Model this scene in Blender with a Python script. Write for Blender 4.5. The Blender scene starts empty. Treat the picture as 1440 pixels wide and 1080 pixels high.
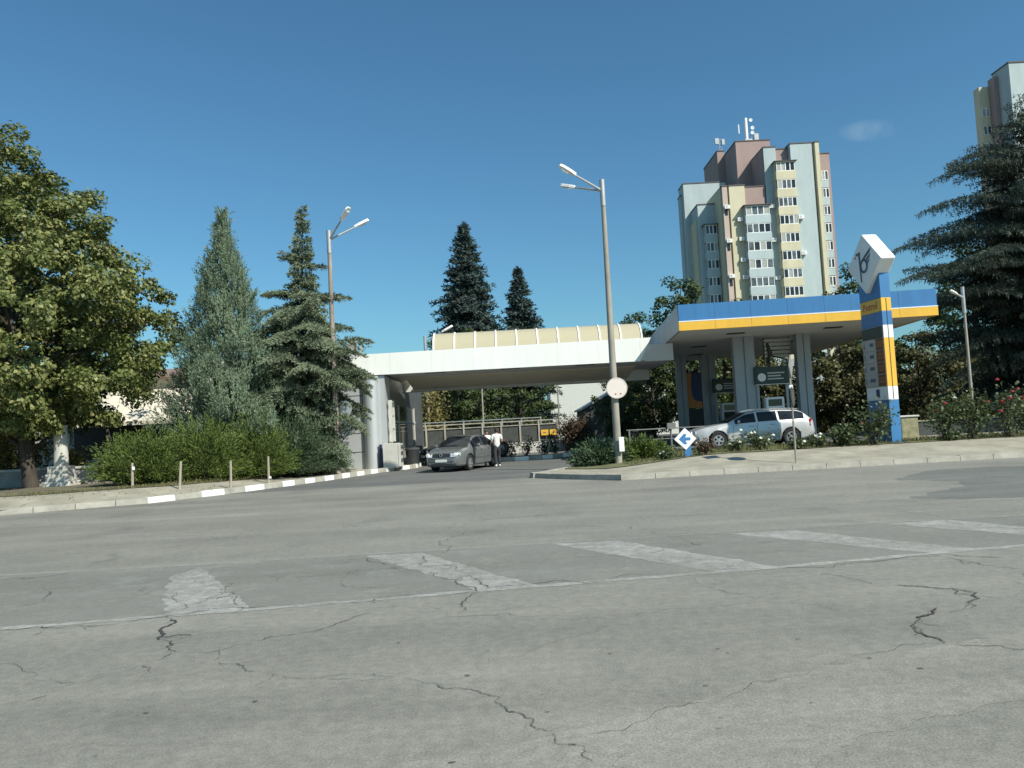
import bpy, bmesh, math, random
import numpy as np
from mathutils import Vector, Matrix

S = bpy.context.scene
C = S.collection
PI = math.pi
random.seed(4)

# ------------------------------------------------------------------ camera, sky, sun, exposure
CAM_Z, PITCH, ROLL = 1.6, 0.057815, 0.052
cd = bpy.data.cameras.new('camera'); cam = bpy.data.objects.new('camera', cd); C.objects.link(cam)
F = Vector((0, math.cos(PITCH), math.sin(PITCH)))
R0 = Vector((1, 0, 0)); U0 = Vector((0, -math.sin(PITCH), math.cos(PITCH)))
RR = math.cos(ROLL) * R0 - math.sin(ROLL) * U0
UU = math.sin(ROLL) * R0 + math.cos(ROLL) * U0
mw = Matrix.Identity(4)
for i in range(3):
    mw[i][0], mw[i][1], mw[i][2] = RR[i], UU[i], -F[i]
mw[2][3] = CAM_Z
cam.matrix_world = mw
cd.sensor_width = 36; cd.lens = 36 * 1087 / 1440; cd.clip_end = 4000; cd.clip_start = 0.05
S.camera = cam

SUN_EL, SUN_AZ = math.radians(43), math.radians(134)      # azimuth clockwise from +Y
to_sun = Vector((math.sin(SUN_AZ) * math.cos(SUN_EL), math.cos(SUN_AZ) * math.cos(SUN_EL), math.sin(SUN_EL)))
W = bpy.data.worlds.new('World'); S.world = W; W.use_nodes = True
wn, wl = W.node_tree.nodes, W.node_tree.links
bg = wn['Background']
sky = wn.new('ShaderNodeTexSky'); sky.sky_type = 'NISHITA'; sky.sun_disc = False
sky.sun_elevation = SUN_EL; sky.sun_rotation = SUN_AZ
sky.altitude = 200; sky.air_density = 1.15; sky.dust_density = 1.1; sky.ozone_density = 1.6
hs = wn.new('ShaderNodeMix'); hs.data_type = 'RGBA'; hs.blend_type = 'MULTIPLY'; hs.inputs[0].default_value = 1
hs.inputs[7].default_value = (0.56, 0.975, 1.13, 1)
wl.new(sky.outputs[0], hs.inputs[6])
# faint wisp, taken for a window reflection, painted into the sky by direction
tcw = wn.new('ShaderNodeTexCoord'); cdir = Vector((0.4162, 0.8535, 0.3136)).normalized(); cr_ = Vector((cdir.y, -cdir.x, 0)).normalized(); cu_ = cr_.cross(cdir)
def wmath(op, a, b=None, c=None):
    x = wn.new('ShaderNodeMath'); x.operation = op
    for i, q in enumerate((a, b, c)):
        if q is None: continue
        if isinstance(q, (int, float)): x.inputs[i].default_value = q
        else: wl.new(q, x.inputs[i])
    return x.outputs[0]
def wdot(v):
    x = wn.new('ShaderNodeVectorMath'); x.operation = 'DOT_PRODUCT'; wl.new(tcw.outputs['Generated'], x.inputs[0]); x.inputs[1].default_value = v; return x.outputs['Value']
wa, wb = wdot(cr_), wdot(cu_); wb2 = wmath('ADD', wb, wmath('MULTIPLY', wa, 0.12))
wd = wmath('ADD', wmath('POWER', wmath('DIVIDE', wa, 0.034), 2), wmath('POWER', wmath('DIVIDE', wb2, 0.013), 2))
wno = wn.new('ShaderNodeTexNoise'); wno.inputs['Scale'].default_value = 26; wno.inputs['Detail'].default_value = 5; wl.new(tcw.outputs['Generated'], wno.inputs[0])
wm = wmath('MULTIPLY', wmath('MAXIMUM', wmath('SUBTRACT', 1.0, wd), 0), wmath('MULTIPLY', wmath('MAXIMUM', wmath('SUBTRACT', wno.outputs[0], 0.38), 0), 0.7)); wm = wmath('MULTIPLY', wm, wmath('GREATER_THAN', wdot(cdir), 0))
cl_ = wn.new('ShaderNodeMix'); cl_.data_type = 'RGBA'; wl.new(wm, cl_.inputs[0]); wl.new(hs.outputs[2], cl_.inputs[6]); cl_.inputs[7].default_value = (6, 7, 7.5, 1)
wl.new(cl_.outputs[2], bg.inputs[0])
bg.inputs[1].default_value = 0.084
sd = bpy.data.lights.new('sun', 'SUN'); sd.energy = 5.0; sd.angle = math.radians(0.5); sd.color = (1, 0.95, 0.83)
sun = bpy.data.objects.new('sun', sd); C.objects.link(sun)
sun.rotation_euler = to_sun.to_track_quat('Z', 'Y').to_euler(); sun.location = (40, -30, 60)
S.view_settings.view_transform = 'Standard'; S.view_settings.look = 'None'
S.view_settings.exposure = 0.30; S.view_settings.gamma = 1
S.cycles.use_denoising = True
S.cycles.transparent_max_bounces = 12

# ------------------------------------------------------------------ materials
def nmat(name):
    m = bpy.data.materials.new(name); m.use_nodes = True
    nt = m.node_tree
    return m, nt, nt.nodes, nt.links, nt.nodes['Principled BSDF']

def ramp(n, stops):
    r = n.new('ShaderNodeValToRGB')
    el = r.color_ramp.elements
    while len(el) < len(stops): el.new(0.5)
    for e, (p, c) in zip(el, stops):
        e.position = p; e.color = (*c, 1) if len(c) == 3 else c
    return r

def sh(c, k): return tuple(min(1, max(0, x * k)) for x in c)

def mat(name, col, rough=0.6, metal=0.0, var=0.15, scale=3.0, bump=0.0, bscale=40, coat=0.0, streak=None, spec=0.5):
    m, nt, n, l, b = nmat(name)
    tc = n.new('ShaderNodeTexCoord')
    no = n.new('ShaderNodeTexNoise'); no.inputs['Scale'].default_value = scale; no.inputs['Detail'].default_value = 6; no.inputs['Roughness'].default_value = 0.65
    if streak:
        mp = n.new('ShaderNodeMapping'); mp.inputs['Scale'].default_value = streak
        l.new(tc.outputs['Object'], mp.inputs[0]); l.new(mp.outputs[0], no.inputs[0])
    else:
        l.new(tc.outputs['Object'], no.inputs[0])
    r = ramp(n, [(0.3, sh(col, 1 - var)), (0.7, sh(col, 1 + var))])
    l.new(no.outputs[0], r.inputs[0]); l.new(r.outputs[0], b.inputs['Base Color'])
    b.inputs['Roughness'].default_value = rough; b.inputs['Metallic'].default_value = metal
    b.inputs['Coat Weight'].default_value = coat; b.inputs['Specular IOR Level'].default_value = spec
    if bump:
        n2 = n.new('ShaderNodeTexNoise'); n2.inputs['Scale'].default_value = bscale; n2.inputs['Detail'].default_value = 4
        l.new(tc.outputs['Object'], n2.inputs[0])
        bp = n.new('ShaderNodeBump'); bp.inputs['Strength'].default_value = bump; bp.inputs['Distance'].default_value = 0.02
        l.new(n2.outputs[0], bp.inputs['Height']); l.new(bp.outputs[0], b.inputs['Normal'])
    return m

def leafmat(name, cols, trans=0.25, rough=0.55, clump=0.6, spec=0.35, wr=0.5):
    m, nt, n, l, b = nmat(name)
    g = n.new('ShaderNodeNewGeometry')
    tc = n.new('ShaderNodeTexCoord')
    no = n.new('ShaderNodeTexNoise'); no.inputs['Scale'].default_value = clump; no.inputs['Detail'].default_value = 3
    l.new(tc.outputs['Object'], no.inputs[0])
    mr = n.new('ShaderNodeMath'); mr.operation = 'MULTIPLY_ADD'; mr.inputs[1].default_value = wr
    ad = n.new('ShaderNodeMath'); ad.operation = 'MULTIPLY'; ad.inputs[1].default_value = 1 - wr
    l.new(no.outputs[0], ad.inputs[0]); l.new(g.outputs['Random Per Island'], mr.inputs[0]); l.new(ad.outputs[0], mr.inputs[2])
    k = len(cols)
    r = ramp(n, [(0.15 + 0.7 * i / (k - 1), c) for i, c in enumerate(cols)])
    l.new(mr.outputs[0], r.inputs[0]); l.new(r.outputs[0], b.inputs['Base Color'])
    b.inputs['Roughness'].default_value = rough; b.inputs['Specular IOR Level'].default_value = spec
    t = n.new('ShaderNodeBsdfTranslucent'); l.new(r.outputs[0], t.inputs[0])
    mx = n.new('ShaderNodeMixShader'); mx.inputs[0].default_value = trans
    l.new(b.outputs[0], mx.inputs[1]); l.new(t.outputs[0], mx.inputs[2])
    l.new(mx.outputs[0], n['Material Output'].inputs[0])
    return m

def asphalt(name, col, lane=True, dark=0.0, spots=True, web=True):
    m, nt, n, l, b = nmat(name)
    tc = n.new('ShaderNodeTexCoord'); src = tc.outputs['Object']
    def noise(sc, det=6, rough=0.6, mapping=None):
        x = n.new('ShaderNodeTexNoise'); x.inputs['Scale'].default_value = sc; x.inputs['Detail'].default_value = det; x.inputs['Roughness'].default_value = rough
        if mapping:
            mp = n.new('ShaderNodeMapping'); mp.inputs['Scale'].default_value = mapping
            l.new(src, mp.inputs[0]); l.new(mp.outputs[0], x.inputs[0])
        else: l.new(src, x.inputs[0])
        return x.outputs[0]
    def mulc(c1, c2, fac=1.0, mode='MULTIPLY'):
        x = n.new('ShaderNodeMix'); x.data_type = 'RGBA'; x.blend_type = mode
        if isinstance(fac, float): x.inputs[0].default_value = fac
        else: l.new(fac, x.inputs[0])
        l.new(c1, x.inputs[6])
        if isinstance(c2, tuple): x.inputs[7].default_value = (*c2, 1)
        else: l.new(c2, x.inputs[7])
        return x.outputs[2]
    r1 = ramp(n, [(0.25, sh(col, 0.78)), (0.5, col), (0.78, sh(col, 1.2))]); l.new(noise(0.35, 7, 0.68), r1.inputs[0])
    r2 = ramp(n, [(0.3, (0.84,) * 3), (0.7, (1.14,) * 3)]); l.new(noise(1.0, 5, 0.6, (0.05, 0.9, 1)), r2.inputs[0])
    c = mulc(r1.outputs[0], r2.outputs[0])
    r3 = ramp(n, [(0.35, (0.72,) * 3), (0.5, (1.0,) * 3), (0.68, (1.26,) * 3)]); l.new(noise(75, 3, 0.75), r3.inputs[0])
    c = mulc(c, r3.outputs[0])
    r3b = ramp(n, [(0.36, (0.86,) * 3), (0.66, (1.12,) * 3)]); l.new(noise(11, 5, 0.7), r3b.inputs[0])
    c = mulc(c, r3b.outputs[0])
    rst = ramp(n, [(0.56, (1, 1, 1)), (0.72, (0.80, 0.80, 0.81))]); l.new(noise(0.55, 4, 0.55), rst.inputs[0]); c = mulc(c, rst.outputs[0])
    if spots:
        v = n.new('ShaderNodeTexVoronoi'); v.inputs['Scale'].default_value = 2.1
        mp = n.new('ShaderNodeMapping'); mp.inputs['Scale'].default_value = (0.6, 1, 1); mp.inputs['Rotation'].default_value = (0, 0, 0.35)
        l.new(src, mp.inputs[0]); l.new(mp.outputs[0], v.inputs[0])
        rs = ramp(n, [(0.02, (1, 1, 1)), (0.055, (0, 0, 0))]); l.new(v.outputs['Distance'], rs.inputs[0])
        rn = ramp(n, [(0.52, (0, 0, 0)), (0.6, (1, 1, 1))]); l.new(noise(1.1, 2), rn.inputs[0])
        f = n.new('ShaderNodeMath'); f.operation = 'MULTIPLY'; l.new(rs.outputs[0], f.inputs[0]); l.new(rn.outputs[0], f.inputs[1])
        c = mulc(c, (0.42, 0.42, 0.43), f.outputs[0])
    if web:
        # hairline crazing in patches
        nw = n.new('ShaderNodeTexNoise'); nw.inputs['Scale'].default_value = 1.6; nw.inputs['Detail'].default_value = 4; l.new(src, nw.inputs[0])
        mixv = n.new('ShaderNodeVectorMath'); mixv.operation = 'MULTIPLY_ADD'; mixv.inputs[1].default_value = (0.7, 0.7, 0); l.new(nw.outputs[1], mixv.inputs[0]); l.new(src, mixv.inputs[2])
        v = n.new('ShaderNodeTexVoronoi'); v.feature = 'DISTANCE_TO_EDGE'; v.inputs['Scale'].default_value = 0.55; l.new(mixv.outputs[0], v.inputs[0])
        rs = ramp(n, [(0.003, (1, 1, 1)), (0.012, (0, 0, 0))]); l.new(v.outputs[0], rs.inputs[0])
        rn = ramp(n, [(0.5, (0, 0, 0)), (0.62, (0.5, 0.5, 0.5))]); l.new(noise(0.27, 3), rn.inputs[0])
        f = n.new('ShaderNodeMath'); f.operation = 'MULTIPLY'; l.new(rs.outputs[0], f.inputs[0]); l.new(rn.outputs[0], f.inputs[1])
        c = mulc(c, (0.5, 0.5, 0.5), f.outputs[0])
    l.new(c, b.inputs['Base Color'])
    b.inputs['Roughness'].default_value = 0.82; b.inputs['Specular IOR Level'].default_value = 0.35
    bp = n.new('ShaderNodeBump'); bp.inputs['Strength'].default_value = 0.35; bp.inputs['Distance'].default_value = 0.01
    l.new(noise(55, 4, 0.7), bp.inputs['Height']); l.new(bp.outputs[0], b.inputs['Normal'])
    return m

def wornpaint(name, col, lo=0.42, hi=0.56, scale=7.0, alpha=1.0, mapping=(1, 1, 1)):
    m, nt, n, l, b = nmat(name)
    tc = n.new('ShaderNodeTexCoord')
    mp = n.new('ShaderNodeMapping'); mp.inputs['Scale'].default_value = mapping; l.new(tc.outputs['Object'], mp.inputs[0])
    no = n.new('ShaderNodeTexNoise'); no.inputs['Scale'].default_value = scale; no.inputs['Detail'].default_value = 9; no.inputs['Roughness'].default_value = 0.72
    l.new(mp.outputs[0], no.inputs[0])
    n3 = n.new('ShaderNodeTexNoise'); n3.inputs['Scale'].default_value = 0.9; n3.inputs['Detail'].default_value = 3; l.new(tc.outputs['Object'], n3.inputs[0])
    ad = n.new('ShaderNodeMath'); ad.operation = 'MULTIPLY_ADD'; ad.inputs[1].default_value = 0.5; l.new(n3.outputs[0], ad.inputs[0]); l.new(no.outputs[0], ad.inputs[2])
    r = ramp(n, [(lo + 0.25, (0, 0, 0)), (hi + 0.25, (alpha,) * 3)]); l.new(ad.outputs[0], r.inputs[0])
    n2 = n.new('ShaderNodeTexNoise'); n2.inputs['Scale'].default_value = 30; l.new(tc.outputs['Object'], n2.inputs[0])
    rc = ramp(n, [(0.3, sh(col, 0.82)), (0.7, col)]); l.new(n2.outputs[0], rc.inputs[0])
    l.new(rc.outputs[0], b.inputs['Base Color']); b.inputs['Roughness'].default_value = 0.75
    l.new(r.outputs[0], b.inputs['Alpha'])
    return m

def glassmat(name, col=(0.02, 0.026, 0.03), rough=0.06):
    m, nt, n, l, b = nmat(name)
    tc = n.new('ShaderNodeTexCoord'); no = n.new('ShaderNodeTexNoise'); no.inputs['Scale'].default_value = 1.2; l.new(tc.outputs['Object'], no.inputs[0])
    r = ramp(n, [(0.35, sh(col, 0.6)), (0.7, sh(col, 1.7))]); l.new(no.outputs[0], r.inputs[0]); l.new(r.outputs[0], b.inputs['Base Color'])
    b.inputs['Roughness'].default_value = rough; b.inputs['IOR'].default_value = 1.5; b.inputs['Specular IOR Level'].default_value = 0.22 if 'car' in name else .5; b.inputs['Coat Weight'].default_value = 0
    return m

M = dict(
    road=asphalt('asphalt_road', (0.220, 0.217, 0.188)),
    drive=asphalt('asphalt_driveway', (0.132, 0.135, 0.128), spots=False, web=False),
    patch=asphalt('asphalt_patch', (0.150, 0.157, 0.142), spots=False, web=False),
    strip=asphalt('asphalt_strip', (0.242, 0.238, 0.206), spots=True, web=False),
    pave=mat('pavement_concrete', (0.305, 0.285, 0.225), 0.85, var=0.28, scale=1.2, bump=0.3, bscale=30),
    kerb=mat('kerb_concrete', (0.34, 0.325, 0.28), 0.85, var=0.25, scale=2.5, bump=0.3),
    kerbwhite=mat('kerb_white_paint', (0.78, 0.78, 0.74), 0.7, var=0.12, scale=6),
    soil=mat('dry_soil', (0.13, 0.115, 0.075), 0.95, var=0.4, scale=1.5, bump=0.6, bscale=12),
    ground=mat('open_ground', (0.12, 0.12, 0.07), 0.95, var=0.35, scale=0.3),
    lawn=mat('lawn_soil', (0.12, 0.125, 0.055), 0.95, var=0.4, scale=1.4, bump=0.6, bscale=14),
    paint=wornpaint('worn_road_paint', (0.47, 0.468, 0.435), 0.22, 0.68, 6, 0.86),
    paintfaint=wornpaint('faint_road_paint', (0.40, 0.40, 0.375), 0.40, 0.66, 6, 0.62, (0.5, 2, 1)),
    film=wornpaint('pale_road_wear', (0.30, 0.304, 0.278), 0.28, 0.70, 1.8, 0.7),
    crack=mat('road_crack_fill', (0.045, 0.045, 0.045), 0.95, var=0.3, scale=20),
    crackfine=wornpaint('road_hairline_crack', (0.085, 0.085, 0.08), 0.34, 0.56, 5, 0.85),
    concrete=mat('weathered_concrete', (0.36, 0.34, 0.29), 0.85, var=0.25, scale=2, bump=0.3, streak=(1, 1, 0.4)),
    polecon=mat('lamp_post_concrete', (0.29, 0.27, 0.23), 0.8, var=0.25, scale=4, bump=0.25, streak=(1, 1, 0.25)),
    polerust=mat('stained_lamp_post', (0.27, 0.225, 0.19), 0.8, var=0.4, scale=5, bump=0.25, streak=(1, 1, 0.2)),
    steel=mat('galvanised_steel', (0.42, 0.43, 0.43), 0.45, 0.5, var=0.15),
    whitemetal=mat('white_panel', (0.78, 0.79, 0.755), 0.45, var=0.06, scale=1.6, streak=(2.2, 1, 0.22)),
    whitepaint=mat('white_paint', (0.8, 0.8, 0.78), 0.5, var=0.06),
    silverclad=mat('silver_cladding', (0.50, 0.52, 0.53), 0.42, 0.35, var=0.05, scale=0.8),
    soffit=mat('soffit_panel', (0.72, 0.70, 0.645), 0.6, var=0.07, scale=0.6),
    soffitlow=mat('soffit_grey', (0.57, 0.57, 0.545), 0.6, var=0.08, scale=0.7),
    beige=mat('beige_ceiling', (0.78, 0.70, 0.52), 0.7, var=0.06),
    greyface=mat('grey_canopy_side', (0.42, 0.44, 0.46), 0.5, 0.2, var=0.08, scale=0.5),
    blue=mat('station_blue', (0.042, 0.175, 0.39), 0.45, var=0.12, scale=1.6, streak=(1.6, 1, 0.3)),
    yellow=mat('station_yellow', (0.76, 0.44, 0.05), 0.45, var=0.09, scale=1.6, streak=(1.6, 1, 0.3)),
    orange=mat('sign_orange', (0.55, 0.20, 0.05), 0.5, var=0.08),
    navy=mat('sign_navy', (0.02, 0.045, 0.13), 0.5, var=0.1),
    red=mat('faded_red', (0.45, 0.09, 0.06), 0.6, var=0.2, scale=9),
    dark=mat('dark_plastic', (0.025, 0.027, 0.028), 0.5, var=0.2),
    darkgreen=mat('dark_green_board', (0.03, 0.05, 0.045), 0.5, var=0.2),
    darkwall=mat('dark_grey_cladding', (0.085, 0.095, 0.10), .35, var=.12),
    railgrey=mat('dull_rail_paint', (0.17, 0.175, 0.17), .6, var=.2),
    shade=mat('dark_fence_panel', (0.055, 0.06, 0.055), 0.8, var=0.3, scale=3),
    glass=glassmat('window_glass'),
    pane_mid=glassmat('dull_window_pane', (0.10, 0.12, 0.13), .12),
    pane_curtain=mat('curtained_pane', (0.34, 0.35, 0.33), .5, var=.2),
    carglass=glassmat('car_glass', (0.012, 0.016, 0.022), 0.03),
    column=mat('column_cladding', (0.33, 0.36, 0.385), 0.5, 0.1, var=0.07, streak=(1, 1, 0.3)),
    tblue=mat('tower_blue_render', (0.40, 0.475, 0.485), 0.85, var=0.10, scale=0.7, streak=(1, 1, 0.3)),
    tyellow=mat('tower_yellow_render', (0.565, 0.525, 0.375), 0.85, var=0.10, scale=0.7, streak=(1, 1, 0.3)),
    tpink=mat('tower_pink_render', (0.34, 0.25, 0.23), 0.85, var=0.10, scale=0.7, streak=(1, 1, 0.3)),
    tbeige=mat('tower_beige_render', (0.47, 0.38, 0.33), 0.85, var=0.10, scale=0.7, streak=(1, 1, 0.3)),
    troof=mat('roof_felt', (0.12, 0.11, 0.11), 0.9),
    pale=mat('pale_render', (0.60, 0.57, 0.49), 0.85, var=0.12, scale=0.8, streak=(1, 1, 0.5)),
    awning=mat('pale_awning', (0.62, 0.58, 0.48), 0.75, var=0.12, scale=1.2),
    tile=mat('roof_tile', (0.22, 0.15, 0.12), 0.85, var=0.25, scale=4),
    bark=mat('tree_bark', (0.055, 0.045, 0.035), 0.95, var=0.4, scale=8, bump=0.6, bscale=18, streak=(1, 1, 0.25)),
    stone=mat('garden_wall_stone', (0.30, 0.29, 0.27), 0.9, var=0.25, scale=2.5, bump=0.4),
    moss=mat('mossy_concrete', (0.27, 0.26, 0.16), 0.9, var=0.4, scale=4, bump=0.4),
    wood=mat('grey_stake', (0.33, 0.29, 0.24), 0.9, var=0.3, scale=6, streak=(1, 1, 0.2)),
    silver=mat('silver_car_paint', (0.50, 0.50, 0.49), 0.33, 0.3, var=0.03, coat=0.6),
    grey=mat('grey_car_paint', (0.155, 0.165, 0.165), 0.33, 0.3, var=0.04, coat=0.7),
    black=mat('black_car_paint', (0.025, 0.026, 0.03), 0.25, 0.2, var=0.1, coat=0.7),
    carwhite=mat('white_car_paint', (0.75, 0.76, 0.76), 0.3, var=0.03, coat=0.6),
    tyre=mat('tyre_rubber', (0.02, 0.02, 0.02), 0.85, var=0.2, scale=10),
    rim=mat('alloy_rim', (0.48, 0.49, 0.5), 0.35, 0.7, var=0.1),
    lampglass=mat('headlight_lens', (0.75, 0.77, 0.78), 0.12, 0.35, var=0.15, scale=12, coat=0.8),
    taillight=mat('tail_light_lens', (0.28, 0.02, 0.02), 0.2, coat=0.6),
    plate=mat('number_plate', (0.72, 0.72, 0.68), 0.5, var=0.06),
    skin=mat('skin', (0.42, 0.24, 0.16), 0.55, var=0.06),
    hair=mat('dark_hair', (0.035, 0.022, 0.015), 0.7, var=0.3, scale=30),
    shirt=mat('white_patterned_shirt', (0.62, 0.61, 0.58), 0.85, var=0.28, scale=16),
    shirtplain=mat('white_shirt', (0.75, 0.75, 0.73), 0.85, var=0.06),
    trousers=mat('dark_trousers', (0.025, 0.027, 0.032), 0.85, var=0.3),
    jeans=mat('blue_jeans', (0.06, 0.08, 0.12), 0.85, var=0.2),
    shoe=mat('white_shoes', (0.7, 0.69, 0.66), 0.6, var=0.08),
    petalred=mat('red_petals', (0.32, 0.025, 0.04), 0.6, var=0.3, scale=10),
    petalwhite=mat('white_petals', (0.75, 0.73, 0.62), 0.6, var=0.1, scale=10),
    plinth=mat('pale_plinth', (0.50, 0.49, 0.45), 0.8, var=0.15, scale=2),
    discpaint=mat('faded_sign_face', (0.70, 0.62, 0.57), 0.55, var=0.07, scale=5),
    tinybrown=mat('price_panel_brown', (0.12, 0.05, 0.025), 0.5, var=0.25, scale=9),
    pricegrey=mat('price_panel_grey', (0.40, 0.385, 0.35), 0.55, var=0.08, scale=3),
    emblem=mat('emblem_slate', (0.07, 0.10, 0.15), 0.5, var=0.1),
)
LM = dict(
    maple=leafmat('lime_tree_leaves', [(0.036, 0.062, 0.016), (0.110, 0.145, 0.040), (0.22, 0.24, 0.078), (0.35, 0.335, 0.155)], 0.3, 0.5),
    cypress=leafmat('blue_green_conifer', [(0.075, 0.118, 0.07), (0.155, 0.21, 0.132), (0.225, 0.28, 0.185)], 0.12, 0.65, 1.6, 0.25, 0.3),
    cedar=leafmat('cedar_needles', [(0.085, 0.115, 0.07), (0.175, 0.215, 0.135), (0.25, 0.285, 0.185)], 0.12, 0.65, 1.6, 0.25, 0.3),
    darkcedar=leafmat('dark_cedar_needles', [(0.032, 0.048, 0.036), (0.072, 0.094, 0.070), (0.125, 0.15, 0.105)], 0.12, 0.65, 1.6, 0.25, 0.3),
    spruce=leafmat('dark_spruce_needles', [(0.022, 0.040, 0.036), (0.048, 0.074, 0.066), (0.08, 0.105, 0.09)], 0.12, 0.65, 1.6, 0.25, 0.3),
    juniper=leafmat('yellow_green_juniper', [(0.042, 0.070, 0.017), (0.100, 0.145, 0.033), (0.18, 0.215, 0.05)], 0.12, 0.65, 1.6, 0.25, 0.3),
    juniperblue=leafmat('blue_green_juniper', [(0.036, 0.068, 0.035), (0.075, 0.118, 0.062), (0.12, 0.16, 0.085)], 0.12, 0.65, 1.6, 0.25, 0.3),
    bg=leafmat('mid_green_leaves', [(0.026, 0.046, 0.014), (0.062, 0.095, 0.030), (0.13, 0.16, 0.055)], 0.25, 0.55),
    oak=leafmat('olive_brown_leaves', [(0.035, 0.042, 0.015), (0.085, 0.090, 0.032), (0.16, 0.145, 0.055)], 0.22, 0.6),
    rose=leafmat('rose_leaves', [(0.045, 0.07, 0.028), (0.09, 0.125, 0.05), (0.15, 0.17, 0.085)], 0.2, 0.5, 2),
    rust=leafmat('rust_leaves', [(0.05, 0.038, 0.024), (0.11, 0.072, 0.048), (0.14, 0.115, 0.06)], 0.2, 0.6),
    yellowgreen=leafmat('pale_yellow_leaves', [(0.10, 0.10, 0.03), (0.20, 0.18, 0.06), (0.30, 0.26, 0.11)], 0.3, 0.6),
    grass=leafmat('dry_grass', [(0.05, 0.065, 0.02), (0.12, 0.125, 0.04), (0.22, 0.20, 0.09)], 0.2, 0.7, 0.5),
)

# ------------------------------------------------------------------ mesh helpers
class MB:
    def __init__(s): s.v = []; s.f = []; s.mi = []
    def add(s, vs, fs, m=0):
        o = len(s.v); s.v += [tuple(v) for v in vs]
        s.f += [tuple(i + o for i in f) for f in fs]; s.mi += [m] * len(fs); return s
    def box(s, x0, x1, y0, y1, z0, z1, m=0, M4=None):
        vs = [Vector((x, y, z)) for z in (z0, z1) for y in (y0, y1) for x in (x0, x1)]
        if M4: vs = [M4 @ v for v in vs]
        return s.add(vs, [(0, 2, 3, 1), (4, 5, 7, 6), (0, 1, 5, 4), (2, 6, 7, 3), (0, 4, 6, 2), (1, 3, 7, 5)], m)
    def extr(s, pts, vec, m=0):
        n = len(pts); vec = Vector(vec); a = [Vector(p) for p in pts]; b = [p + vec for p in a]
        return s.add(a + b, [tuple(range(n - 1, -1, -1)), tuple(range(n, 2 * n))] + [(i, (i + 1) % n, n + (i + 1) % n, n + i) for i in range(n)], m)
    def quad(s, *p, m=0): return s.add(p, [tuple(range(len(p)))], m)
    def path(s, pts, rad, n=8, m=0, cap=True):
        pts = [Vector(p) for p in pts]
        if not hasattr(rad, '__len__'): rad = [rad] * len(pts)
        rad = [float(r) for r in rad]; rings = []; ref = None
        for i, p in enumerate(pts):
            d = (pts[min(i + 1, len(pts) - 1)] - pts[max(i - 1, 0)])
            if d.length < 1e-9: d = Vector((0, 0, 1))
            d.normalize()
            if ref is None: ref = Vector((1, 0, 0)) if abs(d.x) < 0.9 else Vector((0, 1, 0))
            a = d.cross(ref).normalized(); b = d.cross(a); ref = -b
            rings.append([p + rad[i] * (math.cos(2 * PI * k / n) * a + math.sin(2 * PI * k / n) * b) for k in range(n)])
        vs = [v for r in rings for v in r]; fs = []
        for i in range(len(pts) - 1):
            for k in range(n):
                fs.append((i * n + k, i * n + (k + 1) % n, (i + 1) * n + (k + 1) % n, (i + 1) * n + k))
        if cap:
            fs.append(tuple(range(n - 1, -1, -1))); fs.append(tuple(range((len(pts) - 1) * n, len(pts) * n)))
        return s.add(vs, fs, m)
    def lathe(s, prof, c=(0, 0, 0), n=16, m=0, axis='z'):
        vs = []; k = len(prof); c = Vector(c)
        for i in range(n):
            a = 2 * PI * i / n
            for r, z in prof:
                if axis == 'z': vs.append(c + Vector((r * math.cos(a), r * math.sin(a), z)))
                elif axis == 'y': vs.append(c + Vector((r * math.cos(a), z, r * math.sin(a))))
                else: vs.append(c + Vector((z, r * math.cos(a), r * math.sin(a))))
        fs = [(i * k + j, ((i + 1) % n) * k + j, ((i + 1) % n) * k + j + 1, i * k + j + 1) for i in range(n) for j in range(k - 1)]
        return s.add(vs, fs, m)
    def ball(s, c, r, n=10, m=0, sc=(1, 1, 1)):
        vs = []; fs = []; h = n // 2
        for i in range(h + 1):
            t = PI * i / h
            for k in range(n):
                a = 2 * PI * k / n
                vs.append((c[0] + r * sc[0] * math.sin(t) * math.cos(a), c[1] + r * sc[1] * math.sin(t) * math.sin(a), c[2] + r * sc[2] * math.cos(t)))
        for i in range(h):
            for k in range(n): fs.append((i * n + k, (i + 1) * n + k, (i + 1) * n + (k + 1) % n, i * n + (k + 1) % n))
        return s.add(vs, fs, m)
    def build(s, name, mats, parent=None, smooth=False, bevel=0, ang=40):
        me = bpy.data.meshes.new(name); me.from_pydata([tuple(v) for v in s.v], [], s.f)
        mats = mats if isinstance(mats, (list, tuple)) else [mats]
        for m in mats: me.materials.append(m)
        if len(mats) > 1: me.polygons.foreach_set('material_index', s.mi)
        bm = bmesh.new(); bm.from_mesh(me); bmesh.ops.recalc_face_normals(bm, faces=bm.faces); bm.to_mesh(me); bm.free()
        if smooth:
            me.polygons.foreach_set('use_smooth', [True] * len(me.polygons)); me.set_sharp_from_angle(angle=math.radians(ang))
        me.update()
        o = bpy.data.objects.new(name, me); C.objects.link(o)
        if parent: o.parent = parent
        if bevel:
            b = o.modifiers.new('bevel', 'BEVEL'); b.width = bevel; b.segments = 2; b.limit_method = 'ANGLE'
        return o

def tag(o, label, cat, group=None, kind=None):
    o['label'] = label; o['category'] = cat
    if group: o['group'] = group
    if kind: o['kind'] = kind
    return o
def thing(name, label, cat, loc=(0, 0, 0), rz=0, group=None, scale=1):
    o = bpy.data.objects.new(name, None); C.objects.link(o); o.location = loc; o.rotation_euler = (0, 0, rz)
    o.scale = (scale,) * 3 if not hasattr(scale, '__len__') else scale
    o.empty_display_size = 0.2
    return tag(o, label, cat, group)
def struct(o): o['kind'] = 'structure'; return o
def copy_tree(o, parent=None):
    c = o.copy(); C.objects.link(c); c.parent = parent
    for ch in o.children: copy_tree(ch, c)
    return c

def sm(t): t = np.clip(t, 0, 1); return t * t * (3 - 2 * t)

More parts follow.
